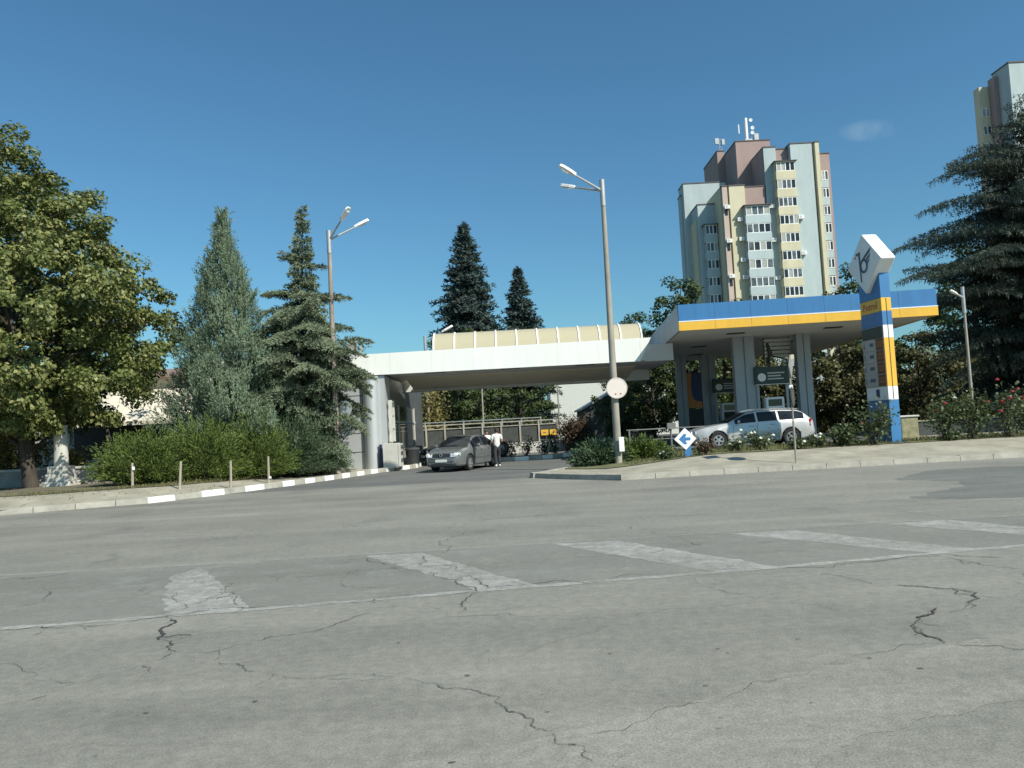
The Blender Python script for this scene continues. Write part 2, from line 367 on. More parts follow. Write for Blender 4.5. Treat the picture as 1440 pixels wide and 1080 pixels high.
# ------------------------------------------------------------------ ground, road, pavements
YK = ([0.5, 1.2, 2.85, 5.5, 14.8, 70], [24.9, 23.7, 21.75, 22.05, 22.65, 26.0])
def yk(x): return float(np.interp(x, *YK))
XK = ([18.5, 20.8, 22.4, 24.3, 27.25, 30.5, 33.6, 36.4, 48], [-60, -13.8, -10.65, -9.5, -8.16, -6.95, -6.04, -4.7, -4.4])
def xk(y): return float(np.interp(y, *XK))
def ab(x, y): return float(sm((x - 2) / 5) * sm((y - 22.3) / 3.8))
def zisl(x, y): return 0.13 + 0.32 * ab(x, y)
def zfor(x, y): return 0.40 * ab(x, y) - 0.006
def zleft(x, y): return 0.14 + 0.2 * float(sm((xk(y) - x - 0.2) / 2.6)) * float(sm((-7.6 - x) / 3))

def grid(name, rows, m, smooth=True):
    me = bpy.data.meshes.new(name); n = len(rows[0]); vs = [v for r in rows for v in r]; fs = []
    for i in range(len(rows) - 1):
        for j in range(n - 1): fs.append((i * n + j, i * n + j + 1, (i + 1) * n + j + 1, (i + 1) * n + j))
    me.from_pydata(vs, [], fs); me.materials.append(m)
    me.polygons.foreach_set('use_smooth', [smooth] * len(fs))
    o = bpy.data.objects.new(name, me); C.objects.link(o); return struct(o)

g = MB(); g.quad((-1800, -1800, -0.12), (1800, -1800, -0.12), (1800, 1800, -0.12), (-1800, 1800, -0.12)); struct(g.build('ground', M['ground']))
rp = [(-90, -40, 0), (90, -40, 0), (90, 27, 0), (70, 26.0, 0)] + [(x, yk(x), 0) for x in (14.8, 5.5, 2.85, 1.2, 0.5)]
rp += [(-3, 24.8, 0), (-9.3, 24.6, 0)] + [(x, y, 0) for y, x in zip(XK[0][2::-1], XK[1][2::-1])] + [(-90, 17, 0)]
g = MB(); g.quad(*rp); struct(g.build('road', M['road']))
xs_ = list(np.linspace(-14, 12, 53)) + list(np.linspace(14, 70, 15))
grid('driveway', [[(x, y, zfor(x, y)) for x in xs_] for y in list(np.linspace(23.6, 30, 17)) + [33, 38, 46, 70]], M['drive'])
# right island pavement + grass bank
def yb(x): return float(np.interp(x, [0.5, 1.2, 2.4, 4, 7, 70], [25.1, 26.4, 28.6, 29.3, 28.9, 31]))
def ys(x): return min(yk(x) + 3.3 + 0.25 * math.sin(x * 1.3) * 0.3, yb(x))
ix = [0.5, 0.8, 1.2, 1.7, 2.2, 2.85, 3.5] + list(np.arange(4.2, 22, 0.7)) + list(np.linspace(23, 70, 12))
grid('pavement', [[(x, yk(x) + 0.16 + (ys(x) - yk(x) - 0.16) * t, zisl(x, yk(x) + (ys(x) - yk(x)) * t)) for x in ix] for t in (0, .2, .4, .6, .8, 1)], M['pave'])
ix2 = [x for x in ix if x >= 1.7]
grid('grass_bank', [[(x, ys(x) + (yb(x) - ys(x)) * t, zisl(x, ys(x) + (yb(x) - ys(x)) * t) + 0.02) for x in ix2] for t in (0, .25, .5, .75, 1)], M['lawn'])
# left pavement + soil
yy = list(np.linspace(18.5, 20.8, 8)) + list(np.linspace(21.1, 36.4, 40)) + [40, 44, 48]
def xs2(y): return float(np.interp(y - 2.7, *XK)) - 0.75 if y - 2.7 > 18.5 else -62.0
def xedge(y): return xk(y) - 0.18
grid('pavement', [[(xedge(y) + (min(xs2(y), xedge(y) - 0.6) - xedge(y)) * t, y, zleft(xedge(y) + (xs2(y) - xedge(y)) * t, y)) for t in (0, .1, .2, .35, .5, .75, 1)] for y in yy], M['pave'])
grid('flower_bed_soil', [[(-95 + (xs2(y) + 95) * t, y, zleft(-95 + (xs2(y) + 95) * t, y) + 0.015) for t in (0, .3, .5, .65, .75, .82, .87, .91, .94, .96, .98, 1)] for y in list(np.linspace(21.25, 36.4, 34)) + [40, 48, 60]], M['soil'])
# kerbs
def kerb(name, pts, seg, alt, w=0.18, h=0.155, side=1, start=0, base=0.0):
    mb = MB(); P = [Vector((p[0], p[1], 0)) for p in pts]
    d = [0]
    for a, b in zip(P, P[1:]): d.append(d[-1] + (b - a).length)
    def at(t):
        for i in range(len(P) - 1):
            if t <= d[i + 1]: return P[i].lerp(P[i + 1], (t - d[i]) / (d[i + 1] - d[i])), (P[i + 1] - P[i]).normalized()
        return P[-1], (P[-1] - P[-2]).normalized()
    t = 0; k = 0
    while t < d[-1] - 0.05:
        t1 = min(t + seg, d[-1]); a, da = at(t + 0.008); b, db = at(t1 - 0.008)
        na = Vector((-da.y, da.x, 0)) * w * side; nb = Vector((-db.y, db.x, 0)) * w * side
        hz = h + random.uniform(-0.006, 0.006)
        m = 1 if (alt and t >= start and k % 2 == 0) else 0
        z = Vector((0, 0, hz)); z0 = Vector((0, 0, -0.1 + base)); zb = Vector((0, 0, base))
        ia = na * 0.12; ib = nb * 0.12
        mb.add([a + z0, b + z0, b + nb + z0, a + na + z0, a + z + zb + ia, b + z + zb + ib, b + nb + z + zb, a + na + z + zb],
               [(0, 3, 2, 1), (4, 5, 6, 7), (0, 1, 5, 4), (1, 2, 6, 5), (2, 3, 7, 6), (3, 0, 4, 7)], m)
        t = t1; k += 1
    return struct(mb.build(name, [M['kerb'], M['kerbwhite']]))
kerb('kerb', [(-90, 17), (-60, 18.5), (-13.8, 20.8), (-10.65, 22.4)], 1.0, False)
kerb('kerb', [(-10.65, 22.4), (-9.5, 24.3), (-8.16, 27.25)], 0.9, True, h=0.17)
kerb('kerb', [(-8.16, 27.25), (-6.95, 30.5), (-6.04, 33.6), (-4.7, 36.4), (-4.4, 48)], 0.62, True, h=0.17)
kerb('kerb', [(0.5, 24.9), (1.2, 23.7), (2.85, 21.75), (5.5, 22.05), (14.8, 22.65), (70, 26.0)], 1.0, False)
kerb('kerb', [(0.40, 25.3), (0.50, 24.75)], 0.7, False, w=0.32, h=0.16, side=1)
kerb('kerb', [(4.0, 29.3), (2.4, 28.6), (1.2, 26.4), (0.5, 25.1)], 1.0, False)
kerb('kerb', [(-4.4, 39.5), (-0.3, 38.4), (1.25, 38.9), (3.0, 40.5), (3.4, 43)], 0.75, True, h=0.2)

# ------------------------------------------------------------------ road markings, wear and cracks
def ragged(p, step, amp, rg):
    out = []
    for a, b in zip(p, p[1:] + p[:1]):
        L = math.hypot(b[0] - a[0], b[1] - a[1]); n = max(1, int(L / step)); o = 0
        for i in range(n):
            o = .6 * o + rg.gauss(0, amp); k = o if i else 0
            out.append((a[0] + (b[0] - a[0]) * i / n - (b[1] - a[1]) / L * k, a[1] + (b[1] - a[1]) * i / n + (b[0] - a[0]) / L * k))
    return out
def sheet(name, polys, m, z, rag=None):
    mb = MB(); rr_ = random.Random(5)
    if rag: polys = [ragged(list(p), rag[0], rag[1], rr_) for p in polys]
    for p in polys: mb.quad(*[(x, y, z) for x, y in p])
    return struct(mb.build(name, m))
stripes = [[(-4.21, 10.3), (-3.45, 8.95), (-2.59, 7.5), (-3.37, 7.44), (-3.81, 8.28), (-4.3, 9.59)],
           [(-2.09, 10.48), (-1.33, 10.47), (-0.55, 9.15), (0.16, 7.92), (-0.44, 7.83), (-1.2, 9.1)],
           [(0.42, 10.68), (1.34, 10.66), (2.1, 9.3), (2.76, 8.2), (2.03, 8.14)],
           [(2.85, 10.78), (3.75, 10.8), (5.1, 8.6), (4.55, 8.53)],
           [(5.05, 10.95), (6.03, 11.0), (6.95, 9.1), (6.4, 8.95)], [(7.6, 11.0), (8.5, 11.05), (9.3, 9.4), (8.8, 9.3)]]
sheet('road_marking', stripes, M['paint'], 0.004, (.05, .014))
near = [(-12, 6.45), (-4.84, 7.24), (-3.35, 7.42), (-1.97, 7.59), (-0.6, 7.81), (0.62, 7.96), (2.74, 8.23), (4.57, 8.57), (5.61, 8.74), (12, 10.0), (18, 11)]
def band(pl, w, wob=0.0):
    out = []
    for (a, b) in zip(pl, pl[1:]):
        out.append([(a[0], a[1] - w / 2), (b[0], b[1] - w / 2), (b[0], b[1] + w / 2), (a[0], a[1] + w / 2)])
    return out
sheet('road_marking', band(near, 0.115), M['paint'], 0.0048, (.05, .010))
far = [(-12, 10.35), (-4.3, 10.45), (-2.1, 10.62), (0.47, 10.76), (2.67, 10.91), (5.1, 11.04), (9, 11.1), (20, 11.3)]
sheet('road_marking', band(far, 0.10), M['paintfaint'], 0.003)
sheet('road_marking', [[(-14, 6.5)] + near[1:9] + [(12, 10), (20, 11.2), (20, 11.35)] + far[-2::-1] + [(-14, 10.3)]], M['film'], 0.002)
dashes = [((-2.96, 13.92), (-1.49, 13.91)), ((0.0, 13.69), (1.07, 13.75)), ((2.05, 13.19), (3.14, 13.23)), ((-9.41, 17.57), (-5.5, 17.93)), ((-8.1, 18.58), (-6.28, 18.63)),
          ((4.18, 13.28), (5.2, 13.24)), ((6.23, 12.95), (7.05, 12.87)), ((-6.6, 14.0), (-5, 14.0)), ((3, 18.9), (7, 19.0)), ((8.4, 15.4), (11, 15.6)), ((6.0, 12.0), (12, 12.4)), ((7, 11.7), (13, 12.0))]
sheet('road_marking', [[(a[0], a[1] - .09), (b[0], b[1] - .09), (b[0], b[1] + .09), (a[0], a[1] + .09)] for a, b in dashes], M['paintfaint'], 0.0034)
sheet('road_patch', [[(7.0, 13.9), (8.3, 13.2), (30, 12.6), (60, 14), (60, 19), (24, 19.2), (12.8, 19.7), (10.8, 19.9), (9.6, 18.8), (8.5, 17.5), (9.4, 16.6), (8.7, 15.3)]], M['patch'], 0.0026, (.15, .06))
sheet('road_strip', [[(-1.4, 3.55), (-0.1, 4.05), (0.73, 4.38), (1.36, 4.76), (1.98, 5.0), (2.84, 5.33), (4.6, 5.7), (8, 6.4), (8, 4.6), (3.1, 4.4), (1.6, 3.9), (0.9, 3.3), (0.3, 2.4), (-1.2, 2.2)]], M['strip'], 0.0015, (.1, .02))
CR = [([(-3.29, 7.31), (-3.07, 6.7), (-2.9, 6.45), (-2.72, 6.11)], .013), ([(-2.72, 6.11), (-2.84, 5.82), (-3.09, 5.43), (-3.25, 5.13), (-3.39, 5.06)], .010), ([(-2.72, 6.11), (-2.55, 6.05), (-2.37, 6.1), (-2.2, 6.27), (-1.87, 6.48), (-1.59, 6.83), (-1.17, 7.35)], .010),
      ([(-2.37, 6.1), (-2.31, 5.82), (-1.97, 5.51), (-1.65, 5.35), (-1.43, 5.27), (-1.1, 5.3), (-0.85, 5.21)], .008), ([(-0.85, 5.21), (-0.45, 4.94), (-0.18, 4.62), (0.13, 4.16)], .007),
      ([(-0.44, 7.77), (-0.52, 7.12), (-0.63, 6.8)], .010), ([(1.77, 7.94), (1.82, 7.31), (2.02, 6.79)], .010), ([(2.99, 7.84), (3.13, 7.58), (3.21, 7.18)], .010),
      ([(3.3, 6.26), (3.01, 6.02), (2.85, 5.8), (2.81, 5.55), (2.84, 5.33)], .013), ([(3.41, 7.16), (3.77, 6.88), (3.77, 6.49), (3.47, 6.15)], .012), ([(3.77, 6.6), (3.95, 6.45)], .008),
      ([(4.48, 8.27), (4.59, 8.01), (4.75, 7.64), (4.59, 7.18)], .011), ([(-2.06, 10.41), (-1.1, 9.02), (-0.72, 8.38), (-0.44, 7.77)], .014), ([(-1.33, 10.24), (-0.77, 9.02), (-0.32, 7.91)], .014),
      ([(1.75, 12.07), (2.05, 10.78), (2.31, 9.85)], .014), ([(-0.1, 4.05), (0.73, 4.38), (1.36, 4.76), (1.98, 5.0), (2.84, 5.33), (3.47, 5.48)], .0045),
      ([(-3.8, 8.6), (-3.4, 7.9), (-3.29, 7.31)], .01), ([(-3.17, 8.03), (-3.07, 8.35), (-3.39, 9.0)], .012), ([(-6.74, 10.1), (-6.19, 10.1), (-5.95, 10.33)], .02),
      ([(-3.0, 9.3), (-2.6, 9.13), (-2.2, 9.19), (-1.4, 9.4)], .012), ([(-1.05, 10.26), (-0.9, 12.28), (-0.41, 15.16)], .010), ([(-4.84, 7.2), (-3.35, 7.4), (-1.97, 7.56), (-0.6, 7.78), (0.62, 7.93), (2.74, 8.2), (4.57, 8.55)], .012),
      ([(4.6, 8.5), (5.6, 7.6), (5.9, 7.0)], .009), ([(5.9, 9.6), (6.6, 9.3), (7.6, 9.0)], .02), ([(-5.6, 9.2), (-5.3, 8.7), (-5.2, 8.4)], .016)]
def cracks(name, items, m, z, seed, wk=1.0, rough=0.115):
    """thin ribbons along fractally displaced polylines, with short side twigs"""
    rg = random.Random(seed); mb = MB()
    def frac(a, b, amp, d):
        L = math.hypot(b[0] - a[0], b[1] - a[1])
        if d == 0 or L < 0.035: return [a]
        k = rg.gauss(0, 1) * amp * L; mx = ((a[0] + b[0]) / 2 - (b[1] - a[1]) / L * k, (a[1] + b[1]) / 2 + (b[0] - a[0]) / L * k)
        return frac(a, mx, amp, d - 1) + frac(mx, b, amp, d - 1)
    def ribbon(q, w):
        v = []; g = rg.uniform(.6, 1); n = len(q)
        for i, (x, y) in enumerate(q):
            j = min(i + 1, n - 1); k = max(i - 1, 0); dx, dy = q[j][0] - q[k][0], q[j][1] - q[k][1]; L = math.hypot(dx, dy) or 1
            g = min(1.5, max(.25, g + rg.gauss(0, .22))); ww = w * wk * g * min(1, (min(i, n - 1 - i) + .3) / 4)
            v.append(((x - dy / L * ww, y + dx / L * ww, z), (x + dy / L * ww, y - dx / L * ww, z)))
        for a, b in zip(v, v[1:]): mb.quad(a[0], b[0], b[1], a[1])
    for pts, w in items:
        q = []
        for a, b in zip(pts, pts[1:]): q += frac(a, b, rough, 6)
        q.append(pts[-1]); ribbon(q, w)
        for _ in range(int(len(q) / 16)):
            i = rg.randrange(2, len(q) - 2); a = q[i]; th = math.atan2(q[i + 1][1] - a[1], q[i + 1][0] - a[0]) + rg.choice((-1, 1)) * rg.uniform(.5, 1.2); L = rg.uniform(.08, .32)
            ribbon(frac(a, (a[0] + L * math.cos(th), a[1] + L * math.sin(th)), rough, 4) + [(a[0] + L * math.cos(th), a[1] + L * math.sin(th))], w * .5)
    return struct(mb.build(name, m))
MORE = [([(-0.85, 5.21), (-1.43, 5.27)], .006), ([(0.13, 4.16), (0.4, 3.7), (0.9, 3.3)], .006), ([(-1.17, 7.35), (-0.63, 6.8), (.2, 6.5), (1.0, 6.6), (2.02, 6.79)], .004), ([(2.02, 6.79), (2.5, 6.4), (3.3, 6.26)], .004), ([(3.21, 7.18), (3.41, 7.16)], .006),
        ([(2.84, 5.33), (3.2, 5.1), (3.6, 5.2)], .007), ([(4.59, 7.18), (4.2, 6.6), (3.95, 6.45)], .006), ([(4.57, 8.55), (5.2, 8.0), (6.5, 7.8)], .008), ([(-3.39, 5.06), (-3.9, 4.8)], .007), ([(-6, 6.9), (-4.8, 6.2), (-3.9, 6.0), (-3.09, 5.43)], .005), ([(-.9, 12.28), (.4, 12.6), (1.75, 12.07)], .007),
        ([(-4.3, 9.0), (-3.9, 8.4), (-3.5, 8.1), (-3.0, 8.2), (-2.8, 7.7)], .008), ([(-3.9, 9.3), (-3.3, 8.6), (-3.3, 7.9)], .008), ([(-2.06, 9.4), (-1.9, 8.4), (-1.2, 8.3)], .006), ([(0.6, 9.6), (1.6, 9.5), (2.1, 9.9), (3.4, 9.9)], .006), ([(-5.9, 10.0), (-5.6, 9.2), (-4.9, 9.0), (-4.3, 9.59)], .008)]
cracks('road_crack', [(p, w * .5) for p, w in CR + MORE], M['crackfine'], 0.006, 3)
cracks('road_crack', [(CR[0][0], .009), (CR[8][0], .010), (CR[9][0][:4], 0.005)], M['crack'], 0.0068, 3)
rg = random.Random(8); chips = []
for i in range(30):
    x = rg.uniform(-3.2, 3.4); y = rg.uniform(3.4, 6.2); r = rg.uniform(0.006, 0.017); k = rg.randint(5, 8)
    chips.append([(x + r * rg.uniform(.5, 1.2) * 1.8 * math.cos(2 * PI * j / k), y + r * rg.uniform(.5, 1.2) * math.sin(2 * PI * j / k)) for j in range(k)])
sheet('road_chip', chips, M['crackfine'], 0.0055)

# ------------------------------------------------------------------ buildings: shop, canopies
shop = thing('station_shop', 'silver clad station shop with round corner column and dark glass side', 'building', (0, 0, 0))
b = MB(); b.box(-14.5, -6.55, 35.0, 46, 0.05, 4.33); b.box(-6.4, -5.80, 35.12, 36.5, 0.05, 4.33); b.build('wall', M['silverclad'], shop)
b = MB(); b.box(-6.54, -5.80, 36.5, 45.4, 3.1, 4.33); b.build('upper_side_wall', M['darkwall'], shop)
b = MB(); b.box(-6.54, -5.42, 45.4, 46.1, 0.05, 4.33); b.build('end_fin', M['darkwall'], shop)
b = MB()
for z in (0.9, 1.75, 2.6, 3.45):
    b = MB(); b.box(-14.4, -6.6, 34.985, 35.01, z, z + 0.02); b.build('panel_joint', M['dark'], shop)
b = MB(); b.lathe([(0.0, 0.05), (0.36, 0.05), (0.36, 4.3), (0, 4.3)], (-6.42, 35.0, 0), 28); b.build('corner_column', M['silverclad'], shop, True)
b = MB(); b.box(-6.5, -5.85, 36.6, 45.4, 0.1, 3.1); b.build('glazing', M['glass'], shop)
b = MB()
for y in (36.6, 39.2, 42.2, 45.2): b.box(-5.86, -5.78, y - .06, y + .06, 0.1, 3.1)
b.box(-5.86, -5.77, 36.6, 45.4, 2.2, 2.3); b.box(-5.87, -5.76, 36.6, 45.4, 0.1, 0.35); b.build('window_frame', M['plinth'], shop)
b = MB(); b.box(-5.98, -5.88, 35.4, 36.5, 2.55, 4.2); b.build('blade_panel', M['silverclad'], shop)
b = MB(); b.box(-5.7, -5.55, 35.35, 35.5, 1.3, 3.2); b.box(-5.7, -5.55, 36.1, 36.2, 1.3, 3.2)
for z in (1.3, 1.9, 2.5, 3.1): b.box(-5.68, -5.57, 35.5, 36.1, z, z + .05)
b.build('ladder_rack', M['plinth'], shop)
b = MB(); b.box(-10.4, -8.3, 38, 40, 5.25, 6.05); b.box(-8.05, -7.75, 38.2, 39, 5.25, 6.45); b.box(-7.45, -7.38, 38.2, 38.4, 5.25, 6.3); b.build('roof_plant', M['concrete'], shop)

wc = thing('entrance_canopy', 'long white fascia canopy bridging the driveway between shop and pumps', 'canopy')
b = MB(); b.extr([(-7.45, 35, 4.36), (5.88, 35, 4.36), (6.42, 35, 5.42), (-7.1, 35, 5.32)], (0, 0.3, 0)); b.build('fascia', M['whitemetal'], wc)
b = MB()
seam_m = mat('panel_seam', (0.66, 0.66, 0.64), .6)
for x in np.arange(-5.5, 6, 1.9):
    b = MB(); b.box(x, x + .012, 34.995, 35.1, 4.38, 5.30); b.build('panel_joint', seam_m, wc)
b = MB(); b.box(-14.5, 6.2, 35.3, 38.5, 4.42, 5.25); b.box(-14.5, 7.4, 41.5, 42.2, 3.86, 5.2); b.box(-14.5, -5.3, 38.5, 41.5, 4.42, 5.25); b.box(6.2, 7.6, 36.0, 41.5, 4.42, 5.2); b.build('roof_slab', M['soffitlow'], wc)
b = MB(); b.extr([(-5.3, 38.5, 4.40), (-5.3, 41.5, 3.98), (-5.3, 41.5, 4.08), (-5.3, 38.5, 4.50)], (11.5, 0, 0)); b.build('ceiling_panel', M['beige'], wc)
b = MB(); b.box(-14.4, -7.2, 35.1, 35.3, 4.36, 5.45); b.build('fascia_return', M['whitemetal'], wc)
b = MB()
for x in (-4.0, -0.5, 3.0):
    b = MB(); b.box(x, x + .9, 35.7, 36.1, 4.38, 4.418); b.build('ceiling_light', M['dark'], wc)
def arc(n, r, y, z): return [(y - r * math.cos(PI * i / n), z + r * 0.95 * math.sin(PI * i / n)) for i in range(n + 1)]
sky_m, nt, n_, l_, b_ = nmat('beige_polycarbonate')
b_.inputs['Base Color'].default_value = (0.60, 0.55, 0.39, 1); b_.inputs['Roughness'].default_value = 0.35
t_ = n_.new('ShaderNodeBsdfTranslucent'); t_.inputs[0].default_value = (0.60, 0.54, 0.37, 1)
x_ = n_.new('ShaderNodeMixShader'); x_.inputs[0].default_value = 0.3; l_.new(b_.outputs[0], x_.inputs[1]); l_.new(t_.outputs[0], x_.inputs[2]); l_.new(x_.outputs[0], n_['Material Output'].inputs[0])
A = arc(14, 1.15, 37.2, 5.27); b = MB(); X0, X1 = -3.6, 6.2
for (y0, z0), (y1, z1) in zip(A, A[1:]): b.quad((X0, y0, z0), (X1, y0, z0), (X1, y1, z1), (X0, y1, z1))
for X in (X0, X1): b.quad(*[(X, y, z) for y, z in A])
skl = b.build('skylight', sky_m, wc, True)
for k in range(11):
    x = X0 + (X1 - X0) * k / 10; b = MB()
    A2 = arc(14, 1.19, 37.2, 5.27)
    for (y0, z0), (y1, z1), (u0, w0), (u1, w1) in zip(A2, A2[1:], A, A[1:]):
        b.add([(x - .03, y0, z0), (x + .03, y0, z0), (x + .03, y1, z1), (x - .03, y1, z1), (x - .03, u0, w0 - .01), (x + .03, u0, w0 - .01), (x + .03, u1, w1 - .01), (x - .03, u1, w1 - .01)],
              [(0, 1, 2, 3), (4, 7, 6, 5), (0, 3, 7, 4), (1, 5, 6, 2), (0, 4, 5, 1), (3, 2, 6, 7)])
    b.build('rib', M['whitepaint'], skl)

fc = thing('fuel_canopy', 'flat pump canopy with blue and yellow striped fascia on grey columns', 'canopy', (7.07, 32.0, 0), -0.08)
Wd, Dp = 10.35, 17.0; zb, zt = 5.30, 6.39
b = MB(); b.box(0, Wd, 0, .12, zb + 0.40, zt); b.box(Wd - .12, Wd, .12, Dp, zb + .40, zt); b.build('blue_fascia', M['blue'], fc)
b = MB(); b.box(-0.01, Wd + .02, -.02, .10, zb, zb + .36); b.box(Wd - .1, Wd + .02, .1, Dp, zb, zb + .36); b.build('yellow_band', M['yellow'], fc)
b = MB(); b.box(-0.01, Wd + .025, -.025, .1, zb + .36, zb + .40); b.build('white_trim', M['whitepaint'], fc)
for k in range(1, 7):
    b = MB(); x = Wd * k / 7; b.box(x - .004, x + .004, -.003, .05, zb + .41, zt - .01); b.box(x - .004, x + .004, -.023, .05, zb + .01, zb + .35); b.build('panel_joint', M['navy'], fc)
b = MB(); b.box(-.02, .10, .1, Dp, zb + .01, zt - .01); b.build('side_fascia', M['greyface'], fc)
b = MB(); b.box(.1, Wd - .1, .12, Dp, zb + .02, zb + .5); b.build('soffit', M['soffit'], fc)
for (x, y) in ((2.4, 2.2), (6.6, 2.2), (1.6, 7.5), (6.6, 7.5), (2.2, 12.5), (6.6, 12.5)):
    b = MB(); b.box(x, x + .75, y, y + .3, zb - .02, zb + .019); b.build('light_fitting', M['dark'], fc)
def col_(x, y, w, d):
    # position in canopy space
    v = Matrix.Rotation(0.08, 4, 'Z') @ Vector((x - 7.07, y - 32.0, 0))
    b = MB(); b.box(v.x, v.x + w * .46, v.y, v.y + d, 0.3, zb + .02); b.box(v.x + w * .54, v.x + w, v.y, v.y + d, 0.3, zb + .02); b.box(v.x + w * .46, v.x + w * .54, v.y + .06, v.y + d - .06, 0.3, zb + .02)
    b.box(v.x - .04, v.x + w + .04, v.y - .04, v.y + d + .04, 0.3, 0.62)
    return b.build('column', M['column'], fc)
for a in ((10.35, 35.8, .95, .55), (13.3, 35.8, .62, .55), (9.57, 44.8, .56, .55), (11.0, 44.8, .84, .55)): col_(*a)

# back sign between rear columns
s = thing('banner_panel', 'blue panel with curved orange border between the rear canopy columns', 'sign', (10.15, 44.85, 0), 0, None, 1.1)
b = MB(); b.box(0, .76, 0, .06, 2.05, 3.9); b.build('board', M['orange'], s)
cv = [(.76, -.012, 3.9), (.26, -.012, 3.9), (.20, -.012, 3.2), (.22, -.012, 2.75), (.32, -.012, 2.5), (.5, -.012, 2.4), (.76, -.012, 2.38)]
b = MB(); b.extr(cv, (0, .01, 0)); b.build('blue_field', M['navy'], s)
b = MB(); b.box(0, .78, 0, .3, .45, 2.0); b.build('vending_cabinet', M['dark'], s)

# pumps
def pump(x, y, z, label, s=1.0):
    p = thing('fuel_pump', label, 'fuel pump', (x, y, z), 0, 'fuel pumps under the canopy', 1.119)
    b = MB(); b.box(-.42, .42, -.3, .3, 0, .16); b.build('plinth', M['kerb'], p, bevel=.02)
    b = MB(); b.box(-.38, .38, -.25, .25, .16, 1.95); b.build('body', M['whitepaint'], p, bevel=.03)
    b = MB(); b.box(-.30, .30, -.275, -.252, .75, 1.5); b.build('hose_panel', M['shade'], p)
    for k in range(4):
        xx = -.22 + k * .15
        b = MB(); b.path([(xx, -.30, 1.42), (xx, -.34, 1.3), (xx, -.32, 1.0), (xx + .02, -.30, .85)], [.022, .03, .025, .012], 6)
        b.path([(xx, -.34, 1.25), (xx + .03, -.42, .7), (xx + .02, -.36, .35), (xx, -.27, .3)], .013, 5); b.build('nozzle', M['dark'], p, True)
    b = MB(); b.box(-.28, .28, -.26, -.252, 1.58, 1.86); b.build('display', M['glass'], p)
    b = MB(); b.box(-.72, .72, -.12, .12, 2.5, 3.22); b.build('header_board', M['darkgreen'], p, bevel=.02)
    b = MB(); b.lathe([(0, -.135), (.17, -.135), (.17, -.121)], (-.44, 0, 2.78), 20, axis='y'); b.build('round_emblem', M['whitepaint'], p)
    b = MB()
    for zz, xa, xb in ((2.92, -.2, .5), (2.8, -.2, .35), (2.68, -.2, .45)): b.box(xa, xb, -.128, -.121, zz, zz + .05)
    b.box(-.72, .72, -.135, -.121, 2.46, 2.5); b.build('lettering_lines', M['soffitlow'], p)
    b = MB()
    for xx in (-.6, .6): b.box(xx - .05, xx + .05, -.05, .05, 1.95 if abs(xx) < .4 else 0, 2.5)
    b.build('post', M['column'], p)
    b = MB(); b.path([(-.05, 0, 3.22), (-.05, 0, 3.55), (0, -.02, 3.75), (-.1, -.02, 4.2)], [.04, .05, .1, .06], 8); b.path([(0, -.02, 3.7), (.12, -.1, 3.62), (.4, -.12, 3.55), (.62, -.12, 3.48), (.66, -.12, 3.2)], .035, 7)
    b.path([(0, -.02, 3.7), (-.15, -.1, 3.6), (-.18, -.12, 3.25)], .03, 7); b.build('hose_boom', M['dark'], p, True)
    return p
pump(12.0, 35.7, .25, 'white fuel pump with four dark nozzles just behind the silver estate car')
p2 = pump(12.3, 44.3, .25, 'white fuel pump under the dark header board nearer the shaded rear columns')
s = thing('service_counter', 'low white counter box beside the front fuel pump', 'counter', (13.04, 36.5, .3), 0, None, 1.119)
b = MB(); b.box(-.5, .5, -.3, .3, 0, 1.42); b.build('body', M['whitepaint'], s, bevel=.02)
b = MB(); b.box(-.1, .12, -.312, -.302, 1.08, 1.22); b.build('label_plate', M['dark'], s)
s = thing('louvre_screen', 'pale horizontal slat screen high between two canopy columns', 'screen', (12.55, 36.9, 4.35), 0, None, 1.119)
for k in range(5):
    b = MB(); b.box(-.35, .75, 0, .05, k * .17, k * .17 + .12); b.build('slat', M['soffit'], s)
for x in (-.37, .70):
    b = MB(); b.box(x, x + .05, .05, .1, -.05, .92); b.build('bracket', M['dark'], s)

# price pylon
py = thing('price_pylon', 'tall blue and yellow price pylon topped by a white diamond box', 'sign', (12.74, 26.25, .40), 0)
TH = math.radians(84); py.rotation_euler = (0, 0, -TH)
# local: -y = face normal, x to the right along the face; the near edge is x=0
WP, DPy = 1.3, .36
def seg(name, z0, z1, m, x0=-WP, x1=0.0, y0=0.0, y1=DPy):
    b = MB(); b.box(x0, x1, y0, y1, z0, z1); return b.build(name, m, py, bevel=.008)
seg('blue_base', 0, 1.52, M['blue']); seg('white_band', 1.525, 1.98, M['whitepaint'])
seg('yellow_panel', 1.985, 3.64, M['yellow']); seg('white_band', 3.645, 4.08, M['whitepaint'])
seg('blue_band', 4.085, 4.56, M['blue']); seg('yellow_band', 4.565, 5.02, M['yellow']); seg('blue_head', 5.025, 6.35, M['blue'])
b = MB(); b.box(.002, .006, DPy * .5 - .012, DPy * .5 + .012, 1.55, 5.0); b.build('groove', M['dark'], py)
b = MB(); b.box(-WP + .005, -.005, -.0035, -.001, 1.99, 3.635); b.build('panel_backing', M['pricegrey'], py)
